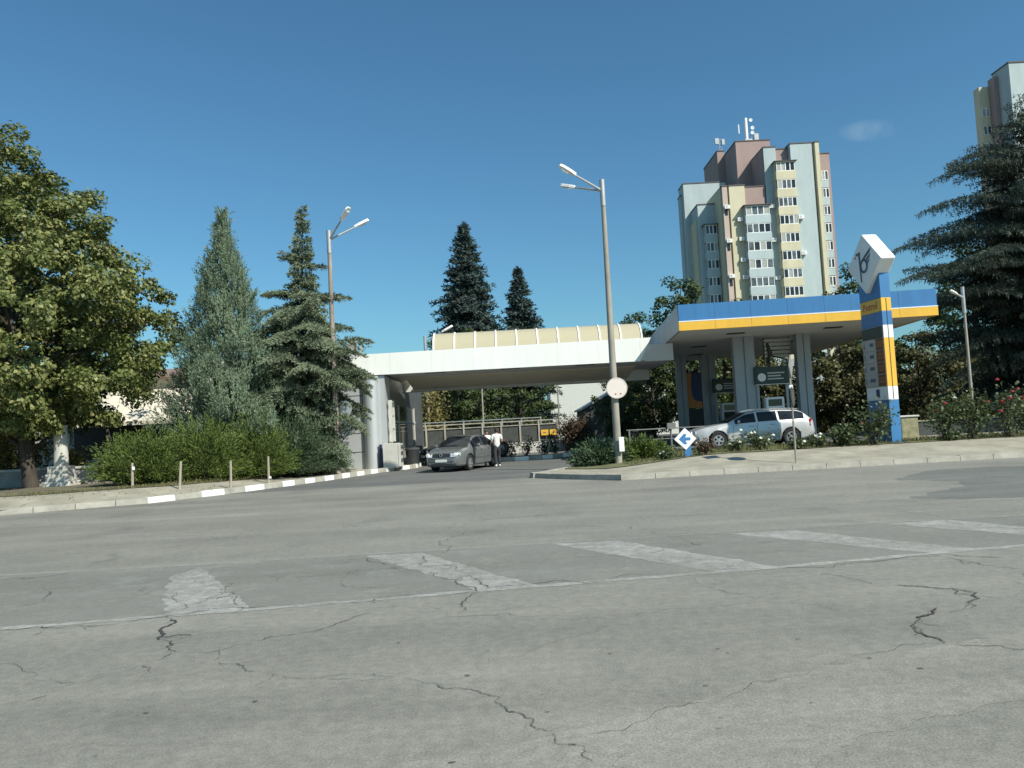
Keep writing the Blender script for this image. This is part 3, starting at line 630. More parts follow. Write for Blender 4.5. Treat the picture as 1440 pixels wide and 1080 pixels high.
for k in range(4):
    z = 2.0 + k * .415
    b = MB(); b.box(-WP + .02, -.48, -.03, -.002, z + .01, z + .395); pp = b.build('fuel_name_panel', M['pricegrey'], py)
    for xa, xb, za, zc in ((-WP + .1, -WP + .14, .1, .3), (-.95 + .04 * k, -.62, .16, .28)):
        b = MB(); b.box(xa, xb, -.036, -.031, z + za, z + zc); b.build('fuel_name_stroke', M['emblem'], pp)
    b = MB(); b.box(-.46, -.02, -.03, -.002, z + .01, z + .395); q = b.build('price_display', M['tinybrown'], py)
    b = MB()
    for j in range(4):
        x = -.42 + j * .1; b.box(x, x + .055, -.034, -.031, z + .12, z + .145); b.box(x, x + .055, -.034, -.031, z + .27, z + .295); b.box(x + .04, x + .055, -.0342, -.0312, z + .145, z + .27)
    b.build('digit_segments', M['orange'], q)
b = MB(); b.box(-WP + .02, -.03, -.03, -.002, 3.66, 4.06); b.build('dark_header_panel', M['darkgreen'], py)
b = MB(); b.box(-.7, -.5, -.012, -.002, 1.62, 1.9); b.build('pictogram', M['navy'], py)
b = MB(); b.box(-.55, -.12, -.012, -.002, 1.2, 1.42); b.build('notice_plate', M['pricegrey'], py); b = MB(); b.box(-1.1, -.12, -.012, -.002, .95, 1.1); b.build('notice_plate', M['pricegrey'], py)
def text(body, size, m, parent, loc, rot, name='lettering', align='CENTER'):
    cu = bpy.data.curves.new('t', 'FONT'); cu.body = body; cu.size = size; cu.align_x = align; cu.extrude = .003; cu.resolution_u = 2
    o = bpy.data.objects.new('t', cu); C.objects.link(o)
    me = bpy.data.meshes.new_from_object(o.evaluated_get(bpy.context.evaluated_depsgraph_get()))
    bpy.data.objects.remove(o); bpy.data.curves.remove(cu)
    me.materials.clear(); me.materials.append(m)
    q = bpy.data.objects.new(name, me); C.objects.link(q); q.parent = parent; q.location = loc; q.rotation_euler = rot
    return q
text('Petrol', .36, M['red'], py, (-WP * .52, -.006, 4.68), (PI / 2, 0, 0))
# diamond head
HD = 1.06; cz = 6.32; cx = -.62
dm = MB(); pts = [(cx, -.16, cz - HD), (cx + HD, -.16, cz), (cx, -.16, cz + HD), (cx - HD, -.16, cz)]
dm.extr(pts, (0, .56, 0)); dmo = dm.build('diamond_box', M['whitepaint'], py, bevel=.05)
# emblem: an upright stroke, a ring, a tail and three wing feathers
e = MB(); yy0 = -.168
def flat(poly): e.extr([(cx + a, yy0, cz + c) for a, c in poly], (0, -.008, 0))
flat([(-.26, .42), (-.16, .46), (-.14, -.62), (-.2, -.62)]); flat([(-.16, .46), (-.40, .43), (-.42, .35), (-.26, .36)]); flat([(-.52, .30), (-.44, .34), (-.43, .26)])
for k in range(16):
    a0, a1 = 2 * PI * k / 16, 2 * PI * (k + 1) / 16
    flat([(.04 + .24 * math.cos(a0), -.08 + .26 * math.sin(a0)), (.04 + .24 * math.cos(a1), -.08 + .26 * math.sin(a1)), (.04 + .15 * math.cos(a1), -.08 + .17 * math.sin(a1)), (.04 + .15 * math.cos(a0), -.08 + .17 * math.sin(a0))])
flat([(-.1, .12), (.1, .26), (.52, .48), (.46, .34), (.2, .2), (.05, .12)]); flat([(.2, .14), (.48, .28), (.42, .17), (.24, .06)]); flat([(.25, .02), (.42, .12), (.36, .02), (.26, -.06)])
e.build('winged_emblem', M['emblem'], dmo)

# ------------------------------------------------------------------ towers
def window(parent, x0, x1, y, z0, z1, n, rng, frame=M['whitepaint'], t=.09):
    f = MB(); g = MB(); PM = [M['glass'], M['pane_mid'], M['pane_curtain']]
    f.box(x0, x1, y - .06, y + .02, z0, z0 + t); f.box(x0, x1, y - .06, y + .02, z1 - t, z1)
    w = (x1 - x0) / n
    for k in range(n + 1):
        xx = x0 + k * w; hw = t * .75
        f.box(max(x0, xx - hw), min(x1, xx + hw), y - .06, y + .02, z0 + t, z1 - t)
    for k in range(n): g.box(x0 + k * w + .03, x0 + (k + 1) * w - .03, y - .01, y + .01, z0 + .03, z1 - .03, rng.choices((0, 1, 2), (5, 4, 2))[0])
    fo = f.build('window', frame, parent); g.build('pane', PM, fo); return fo
rgw = random.Random(2)
tw = thing('apartment_tower', 'tall apartment tower in blue grey, yellow and brown blocks with rooftop antennas', 'building')
def blk(x0, x1, y0, y1, z1, m, z0=0, rim=True):
    b = MB(); b.box(x0, x1, y0, y1, z0, z1); o = b.build('wall', M[m], tw)
    if rim:
        b = MB(); b.box(x0 - .08, x1 + .08, y0 - .08, y1 + .08, z1 + .002, z1 + .16); b.build('roof_edge', M['troof'], o)
    return o
blk(40.3, 42.16, 116.3, 134, 42.55, 'tblue'); blk(42.165, 44.15, 116.7, 134.2, 42.3, 'tpink'); blk(44.2, 47.5, 115.7, 134.1, 42.7, 'tblue')
blk(47.505, 48.0, 118.2, 133, 42.3, 'tblue'); blk(48.0, 48.6, 115.7, 133.5, 42.8, 'tyellow'); blk(48.605, 50.4, 116.5, 132, 41.2, 'tpink')
blk(33.5, 34.28, 116.0, 126, 36.75, 'tbeige'); blk(34.285, 34.58, 117.5, 126.2, 36.5, 'troof', rim=False); blk(34.585, 36.96, 116.1, 126.3, 36.8, 'tyellow'); blk(36.965, 40.29, 116.5, 126.4, 36.6, 'tpink')
blk(33.3, 33.495, 116.6, 126, 36.7, 'tyellow', rim=False)
blk(30.6, 33.29, 120.0, 131, 35.2, 'tblue'); blk(30.38, 30.59, 120.8, 131, 33.0, 'tyellow', rim=False); blk(29.6, 36.5, 124.3, 127.8, 40.0, 'tblue'); blk(29.35, 29.595, 125.6, 127.6, 38.4, 'tblue'); blk(40.18, 40.295, 116.5, 121.95, 42.45, 'tpink', rim=False)  # last thin slab puts the left face's shade into its dark pink colour
blk(37.9, 43.4, 122, 135, 45.75, 'tpink', 30); blk(36.7, 37.895, 128.5, 137.5, 46.6, 'tpink', 30)
def balcony(x0, x1, y, zt, col, n, hpar=1.27, hwin=1.42, roof=False):
    b = MB(); b.box(x0, x1, y, y + 1.5, zt - hwin - hpar, zt - hwin); b.box(x0 + .1, x1 - .1, y + .5, y + 1.5, zt - hwin, zt - .02); b.box(x0, x1, y + .02, y + 1.5, zt + .0, zt + .06)
    o = b.build('balcony', M[col], tw); w = window(o, x0 + .12, x1 - .12, y + .1, zt - hwin, zt, n, rgw)
    if roof:
        b = MB(); b.box(x0 - .25, x1 + .25, y - .25, y + 1.6, zt + .07, zt + .16); b.build('balcony_roof', M['troof'], o)
for k in range(14): balcony(41.5, 44.5, 114.9, 39.75 - 2.72 * k, 'tyellow', 4, roof=(k == 0))
for k in range(11): balcony(36.45, 40.25, 114.9, 33.25 - 2.72 * k, 'tblue', 4, roof=(k == 0))
for k in range(10): balcony(31.2, 33.2, 118.7, 31.6 - 2.72 * k, 'tblue', 3, roof=(k == 0))
for k in range(14):
    z = 38.5 - 2.72 * k
    b = MB(); b.box(48.75, 49.95, 116.35, 116.6, z - 2.6, z - 1.5); o = b.build('wall_panel', M['tblue'], tw)
    window(tw, 48.95, 49.95, 116.42, z - 1.45, z, 2, rgw)
    b = MB(); b.box(47.6, 47.95, 118.1, 118.25, z - 1.6, z - .4); b.build('stair_window', M['glass'], tw)
    if k % 2 == 0:
        b = MB(); b.box(33.75, 34.15, 115.93, 116.02, z - 6.2, z - 5.2); b.build('slot_window', M['glass'], tw)
for (x, y, z) in ((35.9, 115.6, 31.2), (35.95, 115.6, 25.0), (36.1, 115.6, 22.3), (45.0, 115.2, 31.0), (40.8, 115.6, 27.8), (34.0, 115.5, 28.0), (35.95, 115.6, 28.2), (45.0, 115.2, 25.5), (40.8, 115.6, 33.0), (34.0, 115.5, 22.6), (34.0, 115.5, 33.2), (41.0, 115.7, 22.0)):
    b = MB(); b.box(x - .4, x + .4, y, y + .4, z, z + .55); b.lathe([(0, -.01), (.2, -.01), (.2, .01)], (x - .1, y, z + .28), 12, axis='y', m=1); b.build('air_conditioner', [M['whitepaint'], M['steel']], tw)
an = MB(); an.path([(40.4, 124, 45.8), (40.4, 124, 50.3)], .28, 10); an.path([(39.2, 124, 47.8), (39.2, 124, 49.3)], .12, 8); an.box(40.4, 41.3, 123.9, 124.1, 46.6, 46.8)
an.build('antenna_cylinder', M['whitepaint'], tw, True)
for (x, z, r) in ((41.2, 49.9, .28), (41.4, 48.6, .3), (41.35, 47.8, .3)):
    b = MB(); b.lathe([(0, .1), (r * .6, .05), (r, -.1), (r * .9, -.1), (0, 0.02)], (x, 123.8, z), 14, axis='y'); b.build('dish', M['whitepaint'], tw, True)
b = MB(); b.box(40, 41, 123.5, 124.5, 45.9, 46.7); b.box(41.6, 42.3, 123.7, 124.3, 45.9, 47.6); b.box(38.4, 39.3, 123.6, 124.2, 45.9, 46.25); b.path([(42.1, 124, 46), (40.5, 124, 48)], .05, 6)
for x in (37.6, 38.0): b.path([(x, 130, 46.6), (x, 130, 49.3)], .06, 6)
for z in (47.2, 47.8, 48.4, 49.0): b.path([(37.6, 130, z), (38.0, 130, z + .3)], .04, 5)
b.box(36.9, 37.5, 129.8, 130.1, 48.4, 49.4); b.box(38.05, 38.5, 129.8, 130.1, 48.2, 49.2); b.build('antenna_mast', M['steel'], tw)

tw2 = thing('apartment_tower', 'second blue grey apartment tower cut by the right frame edge behind the cedar', 'building')
b = MB(); b.box(74.7, 98, 110, 113.9, 0, 51.0); b.build('wall', M['tblue'], tw2)
b = MB(); b.box(74.6, 98, 109.9, 114, 51.002, 51.2); b.build('roof_edge', M['troof'], tw2)
b = MB(); b.box(72.6, 74.69, 114, 115.4, 0, 49.3); b.build('wall', M['tyellow'], tw2)
b = MB(); b.box(74.0, 74.69, 112.6, 113.99, 0, 50.2); b.build('wall', M['tpink'], tw2)
for k in range(12):
    z = 46.0 - 2.72 * k; window(tw2, 72.75, 73.9, 113.95, z - 1.4, z, 2, rgw)
    for x in (79, 84, 89): window(tw2, x, x + 2.4, 109.95, z - 1.4, z, 3, rgw)

# pale building behind the left trees
lb = thing('service_building', 'long pale building with sloping awning behind the left trees', 'building', (0, 0, 0))
b = MB(); b.box(-33, -8.2, 41.5, 52, 0, 5.4); b.build('wall', M['pale'], lb)
b = MB(); b.extr([(-24.0, 38.0, 2.75), (-24.0, 41.5, 4.6), (-24.0, 41.5, 4.75), (-24.0, 38.0, 2.95)], (11, 0, 0)); b.build('awning', M['awning'], lb)
b = MB(); b.box(-23.5, -13.5, 41.3, 41.49, .2, 2.9); b.build('bay_shade_panel', M['dark'], lb)  # flat dark sheet painted as the shade inside the open bay
for x in (-23.8, -20, -16.6, -13.2):
    b = MB(); b.box(x - .08, x + .08, 38.1, 38.26, .2, 2.8); b.build('awning_post', M['shade'], lb)
b = MB(); b.extr([(-33.4, 41.0, 5.42), (-33.4, 46.7, 6.3), (-33.4, 52.5, 5.42), (-33.4, 52.5, 5.3), (-33.4, 41.0, 5.3)], (25.4, 0, 0)); b.build('roof', M['tile'], lb)
for x in (-12, -10.2): window(lb, x, x + 1.0, 41.45, 3.4, 4.7, 2, rgw)
for x in (-31, -28, -25): window(lb, x, x + 1.2, 41.45, 2, 3.6, 2, rgw)
# distant pale block under the canopy gap, dark shed
h = thing('distant_block', 'plain pale block far beyond the fence seen under the white canopy', 'building')
b = MB(); b.box(4.5, 21, 92, 102, 0, 9.0); b.build('wall', mat('far_pale_render', (.56, .57, .53), .85, var=.05), h)
b = MB(); b.box(4.3, 21.2, 91.8, 102.2, 9.0, 9.3); b.build('roof', M['troof'], h)
for k in range(4):
    for x in (12.5, 15, 17.5): window(h, x, x + 1.3, 91.95, 1.2 + 2 * k, 2.4 + 2 * k, 2, rgw)
h = thing('grey_shed', 'dark grey gabled shed behind the round tree in the canopy gap', 'building')
b = MB(); b.extr([(5.4, 60, 0), (11, 60, 0), (11, 60, 2.8), (8.2, 60, 4.2), (5.4, 60, 2.8)], (0, 6, 0)); b.build('wall', M['shade'], h)
b = MB(); b.extr([(5.2, 59.8, 2.7), (8.2, 59.8, 4.25), (11.2, 59.8, 2.7), (11.2, 59.8, 2.85), (8.2, 59.8, 4.4), (5.2, 59.8, 2.85)], (0, 6.4, 0)); b.build('roof', M['steel'], h)

# ------------------------------------------------------------------ walls, fences
w = thing('planter_wall', 'low beige planter wall under the steel fence behind the people', 'wall')
b = MB(); b.box(-7.2, 7.2, 50.0, 50.25, 0, .64); b.build('wall', M['plinth'], w); b = MB(); b.box(-7.2, 7.2, 49.97, 50.28, .642, .70); b.build('coping', M['plinth'], w)
f = thing('steel_fence', 'pale tube fence with dark mesh panels standing on the planter wall', 'fence', (0, 50.12, .70), 0, None, 1.1)
for k in range(9):
    x = -6.3 + 8.85 * k / 8; b = MB(); b.box(x - .045, x + .045, -.045, .045, 0, 1.28); b.build('post', M['concrete'], f)
b = MB(); b.box(-6.3, 2.6, -.03, .03, 1.21, 1.27); b.build('top_rail', M['concrete'], f)
b = MB(); b.box(-6.3, 2.6, -.025, .025, .98, 1.03); b.build('middle_rail', M['concrete'], f)
b = MB(); b.box(-6.25, 2.55, .03, .045, .05, .98); b.build('mesh_panel', M['shade'], f)
f = thing('steel_fence', 'second pale tube fence just behind the first, doubling its posts', 'fence', (0, 51.6, 0))
for k in range(8):
    x = -7.2 + 9.0 * k / 7; b = MB(); b.box(x - .04, x + .04, -.04, .04, 0, 2.3); b.build('post', M['steel'], f)
b = MB(); b.box(-7.2, 1.8, -.03, .03, 2.24, 2.3); b.build('top_rail', M['steel'], f)
s = thing('yellow_notice', 'pair of small yellow plates near the right end of the steel fence', 'sign', (2.2, 50.02, 1.08))
for x in (-.48, .08):
    b = MB(); b.box(x, x + .46, -.05, -.02, 0, .36); q = b.build('plate', M['yellow'], s); b = MB(); b.box(x + .12, x + .3, -.056, -.051, .14, .2); b.build('mark', M['emblem'], q)
gw = thing('garden_wall', 'low shaded stone wall beneath the large tree on the left', 'wall')
b = MB(); b.box(-40, -14.9, 29.6, 29.9, .1, .95); b.build('wall', M['stone'], gw); b = MB(); b.box(-40, -14.85, 29.55, 29.95, .952, 1.03); b.build('coping', M['plinth'], gw)
s = thing('gate_pillar', 'pale round pillar on a stepped base right of the large tree trunk', 'pillar', (-17.0, 29.0, .3))
b = MB(); b.box(-.5, .5, -.4, .4, 0, .22); b.box(-.42, .42, -.34, .34, .22, .5); b.box(-.36, .36, -.3, .3, .5, .78); b.build('stepped_base', M['plinth'], s, bevel=.03)
b = MB(); b.lathe([(0, .78), (.25, .78), (.23, 2.2), (.24, 2.3), (0, 2.3)], (0, 0, 0), 20); b.build('shaft', M['plinth'], s, True)
lw = thing('low_stone_wall', 'dark low wall with pale coping behind the rose bushes on the right', 'wall')
b = MB(); b.box(15.3, 45, 33, 33.3, .3, 1.0); b.build('wall', M['shade'], lw); b = MB(); b.box(15.3, 45, 32.95, 33.35, 1.002, 1.06); b.build('coping', M['moss'], lw)
e_ = MB(); e_.box(13.6, 45, 29.3, 29.45, .3, .53); struct(e_.build('kerb', M['kerb']))
s = thing('concrete_stub', 'mossy square concrete stub at the foot of the price pylon', 'bollard', (14.35, 28.4, .42))
b = MB(); b.box(-.32, .32, -.25, .25, 0, .85); b.build('block', M['moss'], s, bevel=.04)
b = MB(); b.box(-.36, .36, -.29, .29, .852, .92); b.build('cap', M['plinth'], s, bevel=.02)
s = thing('pipe_railing', 'grey pipe railing beside the arrow sign under the canopy', 'railing', (6.4, 32.5, .3))
for x in (-1.6, .15, 1.9): 
    b = MB(); b.path([(x, 0, 0), (x, 0, 1.0)], .04, 8); b.build('post', M['railgrey'], s, True)
b = MB(); b.path([(-1.7, 0, .98), (2, 0, .98)], .025, 8); b.path([(-1.7, 0, .55), (2, 0, .55)], .02, 8); b.build('rail', M['railgrey'], s, True)
b = MB(); b.box(.0, .35, -.1, .1, .95, 1.2); b.build('post_cap', M['railgrey'], s)

# ------------------------------------------------------------------ street furniture
def lamp(x, y, z, h, heads, label, m, r0=.15, r1=.085, group='street lamps', hs=1.0):
    L = thing('street_lamp', label, 'street lamp', (x, y, z), 0, group)
    b = MB(); b.path([(0, 0, 0), (0, 0, h * .3), (0, 0, h)], [r0, r0 * .8 + r1 * .2, r1], 14); b.build('pole', m, L, True)
    b = MB(); b.path([(0, 0, h - .6), (0, 0, h + .35)], r1 + .02, 12); b.build('sleeve', M['steel'], L, True)
    for (dx, dy, dz) in heads:
        p0 = Vector((0, 0, h - .05)); p1 = Vector((dx, dy, h + dz))
        d = (p1 - p0).normalized(); b = MB(); b.path([p0, p0.lerp(p1, .5), p1], [.045, .04, .03], 8); arm = b.build('arm', M['steel'], L, True)
        side = d.cross(Vector((0, 0, 1))).normalized(); up = side.cross(d).normalized()
        Mx = Matrix((( d.x, side.x, up.x, p1.x), (d.y, side.y, up.y, p1.y), (d.z, side.z, up.z, p1.z), (0, 0, 0, 1)))
        b = MB(); a = [(-.1, .06), (.15, .15), (.62, .17), (.78, .1), (.78, -.1), (.62, -.17), (.15, -.15), (-.1, -.06)]
        lo = [Mx @ (Vector((p, q, -.04)) * hs) for p, q in a]; hi = [Mx @ (Vector((p * .96 + .01, q * .75, .10)) * hs) for p, q in a]; n = len(a)
        b.add(lo + hi, [tuple(range(n)), tuple(range(2 * n - 1, n - 1, -1))] + [(i, n + i, n + (i + 1) % n, (i + 1) % n) for i in range(n)])
        hd = b.build('lamp_head', M['whitepaint'], L, bevel=.015)
        b = MB(); b.add([Mx @ (Vector(v) * hs) for v in ((.18, -.11, -.05), (.6, -.12, -.05), (.6, .12, -.05), (.18, .11, -.05), (.24, -.07, -.1), (.55, -.08, -.1), (.55, .08, -.1), (.24, .07, -.1))],
              [(4, 5, 6, 7), (0, 1, 5, 4), (1, 2, 6, 5), (2, 3, 7, 6), (3, 0, 4, 7)]); b.build('lamp_glass', M['lampglass'], hd)
    return L
lamp(-7.24, 31.5, .16, 9.65, [(.66, -.45, .66), (1.08, .3, .54)], 'tall street lamp beside the leaning conifer and the shop wall', M['polerust'], .125, .075, hs=.78)
lamp(3.56, 27, .15, 9.75, [(-1.0, -.25, .52), (-.95, .85, .40)], 'tall twin armed street lamp carrying a round faded sign', M['polecon'], .135, .075, hs=.78)
lamp(16.35, 27.6, .45, 5.05, [(-.28, -.1, .08)], 'short slim street lamp before the dark cedar on the right', M['polecon'], .06, .04, hs=.42)
lamp(-5.9, 53.5, 0, 8.0, [(1.3, 0, .6)], 'street lamp rising behind the white canopy by the shop', M['polecon'], .12, .07)
for x, y, l in ((-2.05, 52, 'thin bare pole behind the fence near the middle of the gap'), (3.05, 52, 'thin bare pole behind the right end of the fence')):
    s = thing('utility_pole', l, 'pole', (x, y, 0)); b = MB(); b.path([(0, 0, 0), (0, 0, 6.2)], [.06, .045], 8); b.build('pole', M['polecon'], s, True)
    b = MB(); b.box(-.25, .25, -.04, .04, 6.0, 6.06); b.build('crossbar', M['steel'], s)
s = thing('round_sign', 'round faded pinkish sign fixed to the twin armed lamp post', 'sign', (3.62, 26.78, 2.82))
b = MB(); b.lathe([(0, -.012), (.36, -.012), (.365, 0), (.36, .012), (0, .012)], (0, 0, 0), 36, axis='y'); b.build('disc', M['discpaint'], s, True)
b = MB(); b.lathe([(.335, -.016), (.362, -.016), (.366, -.012)], (0, 0, 0), 36, axis='y'); b.build('rim', mat('sign_rim', (.55, .5, .46), .6), s)
b = MB()
for x in (-.05, .13): b.lathe([(0, -.022), (.028, -.022), (.028, -.012)], (x, 0, -.2), 10, axis='y')
b.build('bolt', M['red'], s); b = MB(); b.box(-.08, .08, .012, .1, -.1, .1); b.build('clamp', M['steel'], s)
s = thing('meter_plate', 'small white plate strapped to the foot of the twin armed lamp post', 'plate', (3.66, 26.8, .62)); b = MB(); b.box(-.08, .1, -.05, -.01, 0, .5); b.build('plate', M['whitepaint'], s, bevel=.01); b = MB(); b.box(-.1, .12, -.01, .02, .1, .14); b.build('strap', M['steel'], s)
s = thing('traffic_sign', 'pair of round sign backs on the lamp post by the conifer', 'sign', (-7.12, 31.58, 1.5))
for z in (1.28, .45):
    b = MB(); b.lathe([(0, -.012), (.33, -.012), (.33, .012), (0, .012)], (.18, .12, z), 28, axis='y'); b.build('disc', M['steel'], s)
    b = MB(); b.box(-.2, .3, .08, .1, z - .03, z + .03); b.build('bracket', M['steel'], s)
# arrow sign
s = thing('arrow_sign', 'white diamond sign with a blue left arrow on a short blue post', 'sign', (5.6, 25.5, .35), 0.06)
b = MB(); b.box(-.02, .2, .09, .15, 0, .62); b.build('post', M['blue'], s)
b = MB(); b.extr([(0, 0, .62 - .36), (.37, 0, .62), (0, 0, .98), (-.37, 0, .62)], (0, .08, 0)); dd = b.build('diamond_board', M['whitepaint'], s, bevel=.012)
b = MB(); b.extr([(.17, -.006, .67), (-.0, -.006, .67), (.05, -.006, .79), (-.05, -.006, .79), (-.22, -.006, .62), (-.05, -.006, .45), (.05, -.006, .45), (0, -.006, .57), (.17, -.006, .57)], (0, .004, 0)); b.build('arrow', M['blue'], dd)
# sign seen edge-on
s = thing('road_sign_post', 'thin sign post with diamond and round plates seen almost edge on', 'sign', (8.28, 23.0, .17), 0)
b = MB(); b.path([(0, 0, 0), (0, 0, 3.05)], .03, 8); b.build('post', M['polecon'], s, True)
Rm = Matrix.Rotation(math.radians(62), 4, 'Z')
b = MB(); b.extr([Rm @ Vector(v) for v in ((0, -.03, 2.5), (.36, -.03, 2.84), (0, -.03, 3.2), (-.36, -.03, 2.84))], Rm @ Vector((0, -.02, 0))); b.build('diamond_plate', M['steel'], s)
b = MB(); nn = 24; b.extr([Rm @ Vector((.3 * math.cos(2 * PI * i / nn), -.03, 1.95 + .3 * math.sin(2 * PI * i / nn))) for i in range(nn)], Rm @ Vector((0, -.02, 0))); b.build('round_plate', M['shade'], s)
b = MB(); b.box(-.05, .05, -.045, .045, 2.2, 2.3); b.build('clamp', M['whitepaint'], s)
# stakes
for i, (x, y, h_, l) in enumerate(((-12.35, 24.95, .82, 'leftmost grey stake with a white tag before the juniper hedge'), (-10.75, 24.75, .9, 'slightly leaning stake second from the left before the juniper hedge'), (-9.35, 25.4, .92, 'third stake from the left before the juniper hedge'), (-8.75, 27.4, .95, 'rightmost stake with a white tag, nearest the street lamp'))):
    s = thing('wooden_stake', l, 'stake', (x, y, zleft(x, y) - .02), 0, 'stakes before the juniper hedge')
    b = MB(); b.path([(0, 0, 0), (.01 + .05 * (i == 1), 0, h_)], [.045, .036], 7); b.build('post', M['wood'], s, True)
    if i in (0, 3):
        b = MB(); b.box(.03, .11, -.06, -.04, h_ * (.72 if i == 0 else .18), h_ * (.85 if i == 0 else .26)); b.build('tag', M['whitepaint'], s)
# gas cage, blue post, bin
s = thing('gas_cabinet', 'white gas bottle cabinet with round holes beside the shop column', 'cabinet', (-5.52, 34.75, .15))
b = MB(); b.box(-.36, .30, -.35, .5, 0, 1.08); b.build('body', M['plinth'], s, bevel=.01)
b = MB(); b.box(.32, .42, -.33, .5, .05, 1.06); side = b.build('door_panel', M['plinth'], s)
b = MB()
for z in (.3, .62, .9):
    for y in (-.12, .22): b.lathe([(0, .435), (.1, .435), (.1, .421)], (0, y, z), 14, axis='x')
b.build('round_hole', M['dark'], side)
s = thing('blue_post', 'short blue post left of the white gas cabinet', 'post', (-6.02, 34.7, .15)); b = MB(); b.box(-.05, .05, -.05, .05, 0, 1.0); b.build('post', M['navy'], s); b = MB(); b.box(-.06, .06, -.06, .06, 1.0, 1.05); b.build('cap', M['dark'], s)
s = thing('waste_bin', 'black waste bin between the gas cabinet and the grey sedan', 'bin', (-4.95, 37.3, .15)); b = MB(); b.lathe([(0, 0), (.3, 0), (.34, .75), (.3, .8), (0, .86)], (0, 0, 0), 16); b.build('body', M['dark'], s, True); b = MB(); b.lathe([(.33, .68), (.36, .70), (.36, .76), (.33, .78)], (0, 0, 0), 16); b.build('rim', M['shade'], s, True)

# ------------------------------------------------------------------ vehicles (x forward, built at the origin, wheels on z=0)
def car(name, label, loc, rz, P, paint, cat='car', group=None, bright=True):
    root = thing(name, label, cat, loc, rz, group)
    L0, L1 = P['x0'], P['x1']; wx = P['wheels']; R = P['R']; Ra = R + .055
    xs = sorted(set([round(v, 3) for v in list(np.linspace(L0, L1, 70)) + [w + d for w in wx for d in np.linspace(-Ra, Ra, 15)]]))
    def top(x): return float(np.interp(x, *P['top']))
    def belt(x): return min(float(np.interp(x, *P['belt'])), top(x) - .01)
    def wid(x): return float(np.interp(x, *P['wid']))
    def rw(x):
        g = max(0.0, min(1.0, (top(x) - belt(x)) / .42)); return wid(x) * (.90 - .22 * g)
    def bot(x):
        z = float(np.interp(x, *P['bot']))
        for w in wx:
            d = abs(x - w)
            if d < Ra: z = max(z, R + math.sqrt(Ra * Ra - d * d))
        return z
    def sec(x):
        w, zb, zt, zbl, r = wid(x), bot(x), top(x), belt(x), rw(x); zb = min(zb, zbl - .04)
        zm = max(zb + .02, .52); g = zt - zbl
        return [(0, zb), (w * .9, zb), (w * .975, min(zb + .06, zbl - .03)), (w, min(zm, zbl - .025)), (w * .985, zbl - .02 if zbl - .09 < zm else zbl - .09), (w * .945, zbl), (w * .945 + (r - w * .945) * .55, zbl + g * .55), (r, zbl + g * .90), (r * .86, zt - .012 * min(1, g * 4)), (r * .45, zt + .008), (0, zt + .012)]
    secs = [sec(x) for x in xs]; k = len(secs[0]); vs = []; fs = []
    for x, sc in zip(xs, secs):
        vs += [(x, y, z) for y, z in sc] + [(x, -y, z) for y, z in sc[-2:0:-1]]
    n = 2 * k - 2
    for i in range(len(xs) - 1):
        for j in range(n): fs.append((i * n + j, i * n + (j + 1) % n, (i + 1) * n + (j + 1) % n, (i + 1) * n + j))
    fs += [tuple(range(n - 1, -1, -1)), tuple(range((len(xs) - 1) * n, len(xs) * n))]
    b = MB(); b.add(vs, fs); body = b.build('body', paint, root, True, ang=32)
    def pt(x, t, off=.007):       # a point on the glasshouse side, t 0 at belt .. 1 at roof rail
        w, zt, zbl, r = wid(x), top(x), belt(x), rw(x); g = zt - zbl
        if t < .55: f = t / .55; y = w * .945 + (r - w * .945) * .55 * f; z = zbl + g * .55 * f
        else: f = (t - .55) / .45; y = (w * .945 + (r - w * .945) * .55) * (1 - f) + r * f; z = zbl + g * (.55 + .35 * f)
        return (x, y + off, z + off * .3)
    for sgn in (1, -1):
        for a, c in P['sidewin']:
            b = MB(); xx = np.linspace(a, c, 12); m0 = []
            for x in xx:
                m0.append([pt(x, t) for t in (.07, .35, .55, .8, .93)])
            m0 = [[(x, y * sgn, z) for x, y, z in r] for r in m0]
            for r0, r1 in zip(m0, m0[1:]):
                if r0[-1][2] - r0[0][2] < .03 and r1[-1][2] - r1[0][2] < .03: continue
                for j in range(4): b.quad(r0[j], r1[j], r1[j + 1], r0[j + 1])
            b.build('side_window', M['carglass'], root, True)
        b = MB()
        for x in P['doorlines']:
            pts = [(x, sgn * (wid(x) * f + .003), z) for f, z in ((.975, bot(x) + .09), (1.0, .52), (.985, belt(x) - .09), (.945, belt(x)))]
            for p, q in zip(pts, pts[1:]): b.quad(p, (p[0] + .012, p[1], p[2]), (q[0] + .012, q[1], q[2]), q)
        b.build('door_seam', M['dark'], root)
        for x in P['handles']:
            b = MB(); y = sgn * (wid(x) * .985 + .012); b.box(x, x + .2, y - .015, y + .015, belt(x) - .12, belt(x) - .085); b.build('door_handle', paint, root, bevel=.008)
        xm = P['mirror']; b = MB(); y = sgn * (wid(xm) * .945); b.path([(xm, y, belt(xm) + .03), (xm + .02, y + sgn * .1, belt(xm) + .08)], .025, 6); b.ball((xm + .02, y + sgn * .17, belt(xm) + .1), .1, 10, 0, (.55, 1.0, .72)); b.build('wing_mirror', paint, root, True)
        b = MB(); y = sgn * (wid(0) + .004); b.box(P['trim'][0], P['trim'][1], y - .012, y + .006, .5, .545); b.build('side_trim', paint, root, bevel=.004)
    def sheet_(x0, x1, name, m, shrink=.93, off=.012):
        b = MB(); rows = []
        for x in np.linspace(x0, x1, 9):
            r = rw(x) * shrink; zt = top(x); rows.append([(x, y * r, zt + off + (.0 if abs(y) > .8 else .008)) for y in np.linspace(-1, 1, 7)])
        for r0, r1 in zip(rows, rows[1:]):
            for j in range(6): b.quad(r0[j], r1[j], r1[j + 1], r0[j + 1])
        b.build(name, m, root, True)
